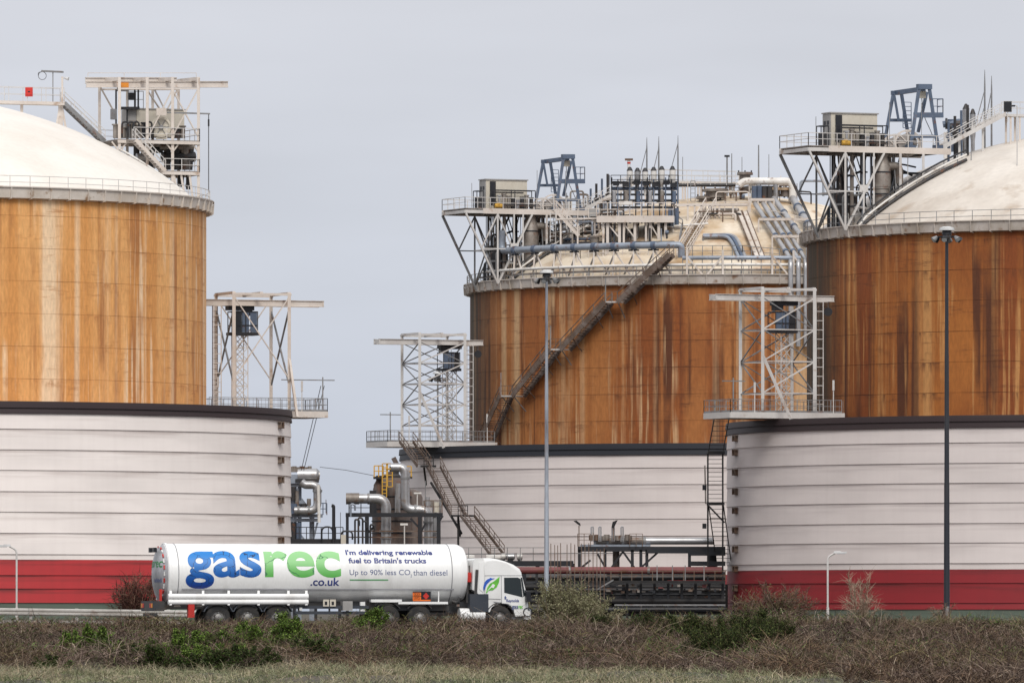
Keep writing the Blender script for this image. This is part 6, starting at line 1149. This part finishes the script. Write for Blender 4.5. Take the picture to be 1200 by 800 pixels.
def scrub(N, n0, n1, hmin, hmax, pal, width, lean, droop, name, label, cat, seed, thr=-9, nseg=3, edge=None, lift=.35, patch=None, warm=.3, outside=None):
    x, y, n = field(N, n0, n1); s = smooth(x, y, 2.0, seed); keep = s > thr
    if edge is not None: keep &= (n + 16.0 * smooth(x, y * .5, 3.0, 33) + 9 * smooth(x, y * .3, 1.0, 34) - np.where(x > 3, 5.5 * np.clip(x - 3, 0, 14), 0) - .9 * np.clip(x, -14, 14) < edge) & ((smooth(x, y * .5, .9, 35) > -.75) | (n < 9))
    if outside is not None: keep &= (n + 16.0 * smooth(x, y * .5, 3.0, 33) + 9 * smooth(x, y * .3, 1.0, 34) - np.where(x > 3, 5.5 * np.clip(x - 3, 0, 14), 0) - .9 * np.clip(x, -14, 14) > outside)
    x, y, n, s = x[keep], y[keep], n[keep], s[keep]; N = len(x); hm = hump(x, y)
    h = RNG.uniform(hmin, hmax, N) * np.clip(1 + .55 * hm, .35, 1.7)
    low = np.where((n < 14) & (n > 0), .62 + .025 * n + np.clip((x - 2) * .06, 0, .4), 1.0).clip(.5, 1); h = h * low; lift = lift * low
    d = np.stack([RNG.normal(0, lean, N), RNG.normal(0, lean, N), np.ones(N)], 1); base = np.stack([x, y, gzv(x, y) - .05 + RNG.uniform(0, 1, N) * lift * np.clip(1 + .7 * hm, .2, 2)], 1)
    p2 = smooth(x, y, 2.6, seed + 5); p3 = smooth(x, y, 1.4, seed + 9)
    if patch is None: col = pick(pal, N, .35)
    else:
        m_ = np.clip(.5 + 1.1 * p2 + RNG.normal(0, .2, N), 0, 1)[:, None]; col = pick(pal, N, .35) * (1 - m_) + pick(patch, N, .35) * m_
    col = col * (1 + warm * p3)[:, None]
    me = ribbons(base, d, h, RNG.uniform(*width, N), np.full(N, droop) * RNG.uniform(.2, 1.8, N), np.clip(col, .004, 1), nseg, name)
    o = link(name, me, (0, 0, 0), None, 'stuff'); tag(o, label, cat); return o
dead = [(.095, .058, .037), (.055, .034, .023), (.14, .09, .058), (.033, .022, .016), (.21, .145, .095)]; dusky = [(.10, .068, .056), (.062, .043, .037), (.155, .115, .096), (.04, .029, .026), (.25, .19, .155)]
scrub(400000, 5.6, 112, .25, .75, dead, (.010, .030), 1.0, .55, 'dead_scrub', 'tangled brown leafless scrub covering the road bank', 'scrub', 1, edge=40, lift=.5, patch=dusky, warm=.5)
scrub(100000, 5.6, 100, .2, .6, [(.085, .082, .032), (.11, .105, .045), (.06, .06, .024), (.15, .13, .06)], (.012, .034), .9, .5, 'olive_scrub', 'olive-green bramble patches woven through the brown scrub', 'scrub', 12, edge=38, lift=.6, thr=.05, warm=.5)
scrub(56000, 5.6, 110, .35, 1.0, [(.32, .25, .18), (.23, .165, .12), (.40, .33, .25), (.15, .1, .08)], (.010, .021), .55, .6, 'dry_stems', 'pale dry stems standing above the brown scrub', 'dry stems', 2, edge=39, thr=-.2, warm=.4)
scrub(110000, 26, 105, .12, .38, [(.30, .25, .16), (.24, .21, .12), (.36, .30, .21), (.16, .17, .085), (.40, .34, .25)], (.012, .028), .55, .7, 'rough_grass', 'pale rough grass in front of the road bank', 'grass', 3, nseg=2, patch=[(.16, .185, .10), (.20, .22, .13), (.10, .125, .06)], lift=.06, warm=.4, outside=37)
scrub(60000, 24, 95, .25, .62, [(.34, .28, .19), (.40, .33, .245), (.26, .205, .13)], (.010, .024), .5, .8, 'tussock_grass', 'pale straw tussocks at foot of the brown scrub', 'grass', 4, thr=0.1, patch=[(.17, .19, .11), (.25, .24, .15)], lift=.1, outside=35, warm=.4)
scrub(36000, 5.8, 60, .10, .30, [(.07, .10, .03), (.05, .075, .025), (.10, .12, .045)], (.025, .06), .9, .5, 'bramble_leaves', 'scattered dull green bramble shoots among the brown scrub', 'undergrowth', 6, thr=.15, lift=.75, edge=40)
scrub(26000, -13, -7.5, .15, .5, [(.14, .15, .06), (.2, .17, .1), (.16, .11, .08)], (.015, .04), .5, .5, 'verge_grass', 'dry grassy verge beyond the road', 'grass', 8, nseg=2)

def bush(name, label, cat, px, base_y, d, w, h, twigc, leafc, ntwig, nleaf, leaf=.09, group=None, dens=2.2, spread=1.0, twig_w=(.014, .03), z0=None):
    """stems fanning from the root, side twigs along them, leaves clustered on the twigs"""
    b0 = P(px, 0, d); b0.z = gz(b0.x, b0.y) if z0 is None else z0; t = thing(name, label, cat, b0, group)
    ns = max(8, int(ntwig * .02)); az = RNG.uniform(0, 2 * np.pi, ns); rr = np.sqrt(RNG.uniform(0, 1, ns)); tip = np.stack([np.cos(az) * rr * w / 2 * spread, np.sin(az) * rr * w / 2 * spread, h * (1 - .55 * rr ** 2) * RNG.uniform(.72, 1.03, ns)], 1)
    root = np.stack([RNG.normal(0, w * .07, ns), RNG.normal(0, w * .07, ns), np.full(ns, -.08)], 1); L = np.linalg.norm(tip - root, axis=1)
    me = ribbons(root, tip - root, L, np.full(ns, twig_w[1] * 1.5), np.full(ns, .05), pick(twigc, ns), 4, 'stems'); link('stems', me, None, t)
    k = RNG.integers(0, ns, ntwig); f = RNG.uniform(.15, 1, ntwig) ** .8; bs = root[k] + (tip - root)[k] * f[:, None]; dv = (tip - root)[k] / L[k][:, None] * .7 + RNG.normal(0, .55, (ntwig, 3)); le = RNG.uniform(.10, .34, ntwig) * h * (1.15 - .5 * f)
    me = ribbons(bs, dv, le, RNG.uniform(*twig_w, ntwig), np.full(ntwig, .2), pick(twigc, ntwig), 2, 'twigs'); link('twigs', me, None, t, 'stuff')
    if nleaf:
        dn = dv / np.linalg.norm(dv, axis=1, keepdims=True); j = RNG.integers(0, ntwig, nleaf); c = bs[j] + dn[j] * (le[j] * RNG.uniform(.2, 1.05, nleaf))[:, None] + RNG.normal(0, .05 * h / 1.5, (nleaf, 3)); c[:, 2] = np.maximum(c[:, 2], .03)
        a = RNG.normal(0, 1, (nleaf, 3)); a /= np.linalg.norm(a, axis=1, keepdims=True); bb = np.cross(a, RNG.normal(0, 1, (nleaf, 3))); bb /= np.linalg.norm(bb, axis=1, keepdims=True); s = (RNG.uniform(.6, 1.3, nleaf) * leaf)[:, None]
        v = np.stack([c - a * s, c + bb * s * .5, c + a * s, c - bb * s * .5], 1).reshape(-1, 3); cc = np.ones((nleaf, 4, 4)); cc[..., :3] = pick(leafc, nleaf, .3)[:, None]
        link('foliage', raw(v, np.arange(nleaf * 4).reshape(-1, 4), cc.reshape(-1, 4), 'foliage', 'leaf'), None, t, 'stuff')
    return t
brown = [(.10, .065, .05), (.14, .095, .075), (.075, .05, .04), (.18, .13, .10)]; redb = [(.09, .035, .03), (.13, .06, .045), (.06, .03, .025), (.16, .10, .07)]
green = [(.085, .15, .022), (.13, .21, .035), (.06, .10, .018), (.035, .06, .014), (.19, .27, .06), (.05, .05, .02)]; dgreen = [(.026, .042, .012), (.038, .055, .016), (.018, .028, .009), (.055, .068, .022), (.05, .038, .022)]; olive = [(.19, .19, .10), (.24, .23, .13), (.14, .14, .07), (.28, .26, .17)]
bush('bare_shrub', 'dark reddish leafless shrub behind rear of the tanker', 'shrub', 163, 0, 372, 3.0, 2.9, redb, [(.1, .06, .03)], 3000, 400, .045)
bush('willow_bush', 'olive-green budding bush directly ahead of the truck cab', 'bush', 655, 0, 366, 3.6, 2.35, [(.15, .13, .08), (.2, .17, .11), (.1, .08, .05)], olive, 2200, 9000, .045)
bush('willow_bush', 'lower olive bush tapering right of the one ahead of the cab', 'bush', 695, 0, 368, 3.2, 1.75, [(.15, .13, .08), (.2, .17, .11)], olive, 1500, 5000, .045)
bush('twiggy_bush', 'wide brown twiggy bush at left foot of the right bund', 'bush', 912, 0, 372, 4.8, 2.3, brown + [(.15, .12, .06)], [(.13, .10, .05), (.10, .10, .04)], 3600, 1400, .045)
bush('twiggy_bush', 'low brown bush right beside the dark ladder stair', 'bush', 868, 0, 374, 2.4, 1.5, brown, [(.10, .11, .04)], 900, 500, .05)
bush('sapling', 'slender bare pale-branched sapling between street lamp and dark mast', 'sapling', 1006, 0, 372, 2.3, 3.0, [(.30, .23, .17), (.24, .18, .13), (.36, .28, .21)], [(.2, .15, .1)], 700, 0, twig_w=(.014, .028))
bush('bare_shrub', 'low straggly shrub at foot of the dark floodlight mast', 'shrub', 1106, 0, 370, 2.6, 1.35, [(.22, .16, .12), (.14, .1, .08)], [(.16, .14, .07)], 620, 200, .04)
bush('bare_shrub', 'small reddish weed clump between sapling and the dark mast', 'shrub', 1062, 0, 366, 1.8, .95, [(.2, .13, .1), (.14, .1, .08)], [(.16, .14, .07)], 400, 100, .04)
gb_ = [(258, 311, 2.6, .95), (300, 318, 2.4, 1.0), (338, 322, 1.8, 1.25), (105, 318, 1.7, 1.0), (150, 312, 1.8, .8), (210, 318, 2.2, .9), (235, 307, 2.6, .85), (180, 309, 1.6, .85), (360, 314, 1.6, .8), (60, 305, 1.2, .6), (436, 331, 1.0, 1.05), (285, 309, 2.4, .8), (388, 320, 1.0, .7)]
lab = ['broad bright green bush below trailer middle wheel', 'round bright green bush below trailer front wheel', 'tallest bright green bush, under the hose tube end', 'bright green bush at far left of the green row', 'low green bush second from left in the green row', 'green bush right below the red trailer box', 'near green bush at foot of the bank, below the rear wheels', 'small green bush below the trailer rear bumper', 'low green bush below the data plates', 'smallest green clump, near the left picture edge', 'lone bright green tuft below the trailer landing leg', 'nearest broad green bush at foot of bank', 'thin green bush below the side guard']
for (x, d, w, h), l in zip(gb_, lab): w *= 1.5; h *= 1.2; bush('green_bush', l, 'bush', x, 0, d, w, h, [(.08, .07, .03), (.12, .1, .05)], green if h > 1.05 else green[2:4] + dgreen, 700, int(4200 * w * h), .042, 'green bushes on the bank')
db_ = [(835, 318, 3.0, 1.35), (868, 322, 2.6, 1.5), (800, 328, 2.2, 1.15), (893, 330, 2.2, 1.25), (815, 311, 2.4, .95), (760, 333, 1.6, .9), (700, 334, 1.2, .75)]
lab = ['broad dark green gorse clump on right part of the bank', 'tallest dark green clump, below the twiggy bush', 'dark green clump left of the broad gorse', 'dark green clump below the street lamp', 'nearest dark green clump low on the bank', 'small dark clump below the pipe rack', 'smallest dark clump below the olive bush']
for (x, d, w, h), l in zip(db_, lab): w *= 1.25; h *= 1.15; bush('gorse_bush', l, 'bush', x, 0, d, w, h, [(.06, .05, .025), (.1, .08, .04)], dgreen + ([(.10, .12, .035)] if h > 1.2 else []), 1300, int(4600 * w * h), .036, 'dark green clumps on the bank')

# ------------------------------------------------------------------ small pipework crowding the middle dome
rnd = random.Random(21)
t = thing('dome_pipework', 'maze of thin pipes, posts and rails over front of the middle dome', 'pipework', DH(700, 300))
def clut(x0, x1, y0, y1, n, hmax, mats):
    for _ in range(n):
        x, y = rnd.uniform(x0, x1), rnd.uniform(y0, y1); p = DH(x, y, -.1); h = rnd.uniform(.6, hmax); mm = rnd.choice(mats); k = rnd.random()
        if k < .4: MB().tube([p, p + Z * h], rnd.uniform(.06, .16), 7).build('stub_pipe', mm, t)
        elif k < .75:
            L_ = rnd.uniform(1.2, 4.5); e_ = DH(x + L_ * 10, y - rnd.uniform(-1, 2), .0); MB().tube(arc([p, p + Z * h, V((e_.x, e_.y, p.z + h)), V((e_.x, e_.y, e_.z - .2))], .3, 3), rnd.uniform(.06, .14), 7).build('pipe_run', mm, t)
        else:
            MB().tube([p, p + Z * h * .6], .1, 7).build('stub_pipe', mm, t); MB().tube([p + Z * h * .6 - V((.18, 0, 0)), p + Z * h * .6 + V((.18, 0, 0))], rnd.uniform(.2, .34), 9).build('valve', rnd.choice(['pipe_dark', 'steel_blue', 'pipe_tarnished']), t)
CL = ['pipe_dark', 'pipe_tarnished', 'steel_cream', 'pipe_blue_grey', 'steel_rusty', 'steel_grey', 'pipe_white']
clut(640, 790, 262, 287, 60, 2.2, CL); clut(590, 660, 286, 300, 22, 1.5, CL[:2] + CL[4:6]); clut(655, 720, 246, 268, 26, 2.6, CL); clut(790, 835, 246, 262, 8, 1.2, CL); clut(835, 940, 226, 240, 26, 1.6, CL)
for pts in (((700, 262), (660, 268), (640, 275)), ((790, 262), (800, 270), (796, 290)), ((838, 233), (880, 231), (925, 236)), ((900, 258), (920, 262), (945, 268)), ((600, 306), (680, 303), (790, 301)), ((800, 300), (870, 300), (935, 306)), ((720, 250), (752, 248), (792, 247))):
    rail(t, [DH(x, y, .1) for x, y in pts], rnd.choice(['steel_cream', 'steel_grey']), 1.15, 1.1, .075)
ladder(t, DH(648, 290, .4), P(648, 246, DH(648, 290).y), .6, 'steel_pale', .4, .07); ladder(t, DH(812, 236, .3), P(812, 212, DH(812, 236).y), .5, 'steel_grey', .4, .06)
for x, y0, y1 in ((686, 268, 232), (664, 250, 226), (704, 250, 226), (714, 246, 205), (806, 238, 212), (844, 230, 205), (866, 232, 204), (878, 236, 208), (915, 232, 206), (934, 240, 215)):
    p = DH(x, y0, 0); bp('thin_post', p, P(x, y1, p.y), .09, rnd.choice(['steel_grey', 'steel_cream', 'steel_dark']), t)
t = thing('walk_platform', 'narrow railed walkway between the middle roof platform and valve deck', 'walkway', DH(680, 280)); a, c = P(652, 257, dm + 1), P(702, 256, dm + 1); MB().beam(a, c, 1.0, .18).build('deck', 'steel_cream', t); rail(t, [a - V((0, .5, 0)), c - V((0, .5, 0))], 'steel_cream', 1.1, 1.2, .08)
for f in (.1, .5, .9): p = a.lerp(c, f); bp('post', V((p.x, p.y, dome_z(TC, p) - .1)), p, .18, 'steel_cream', t)
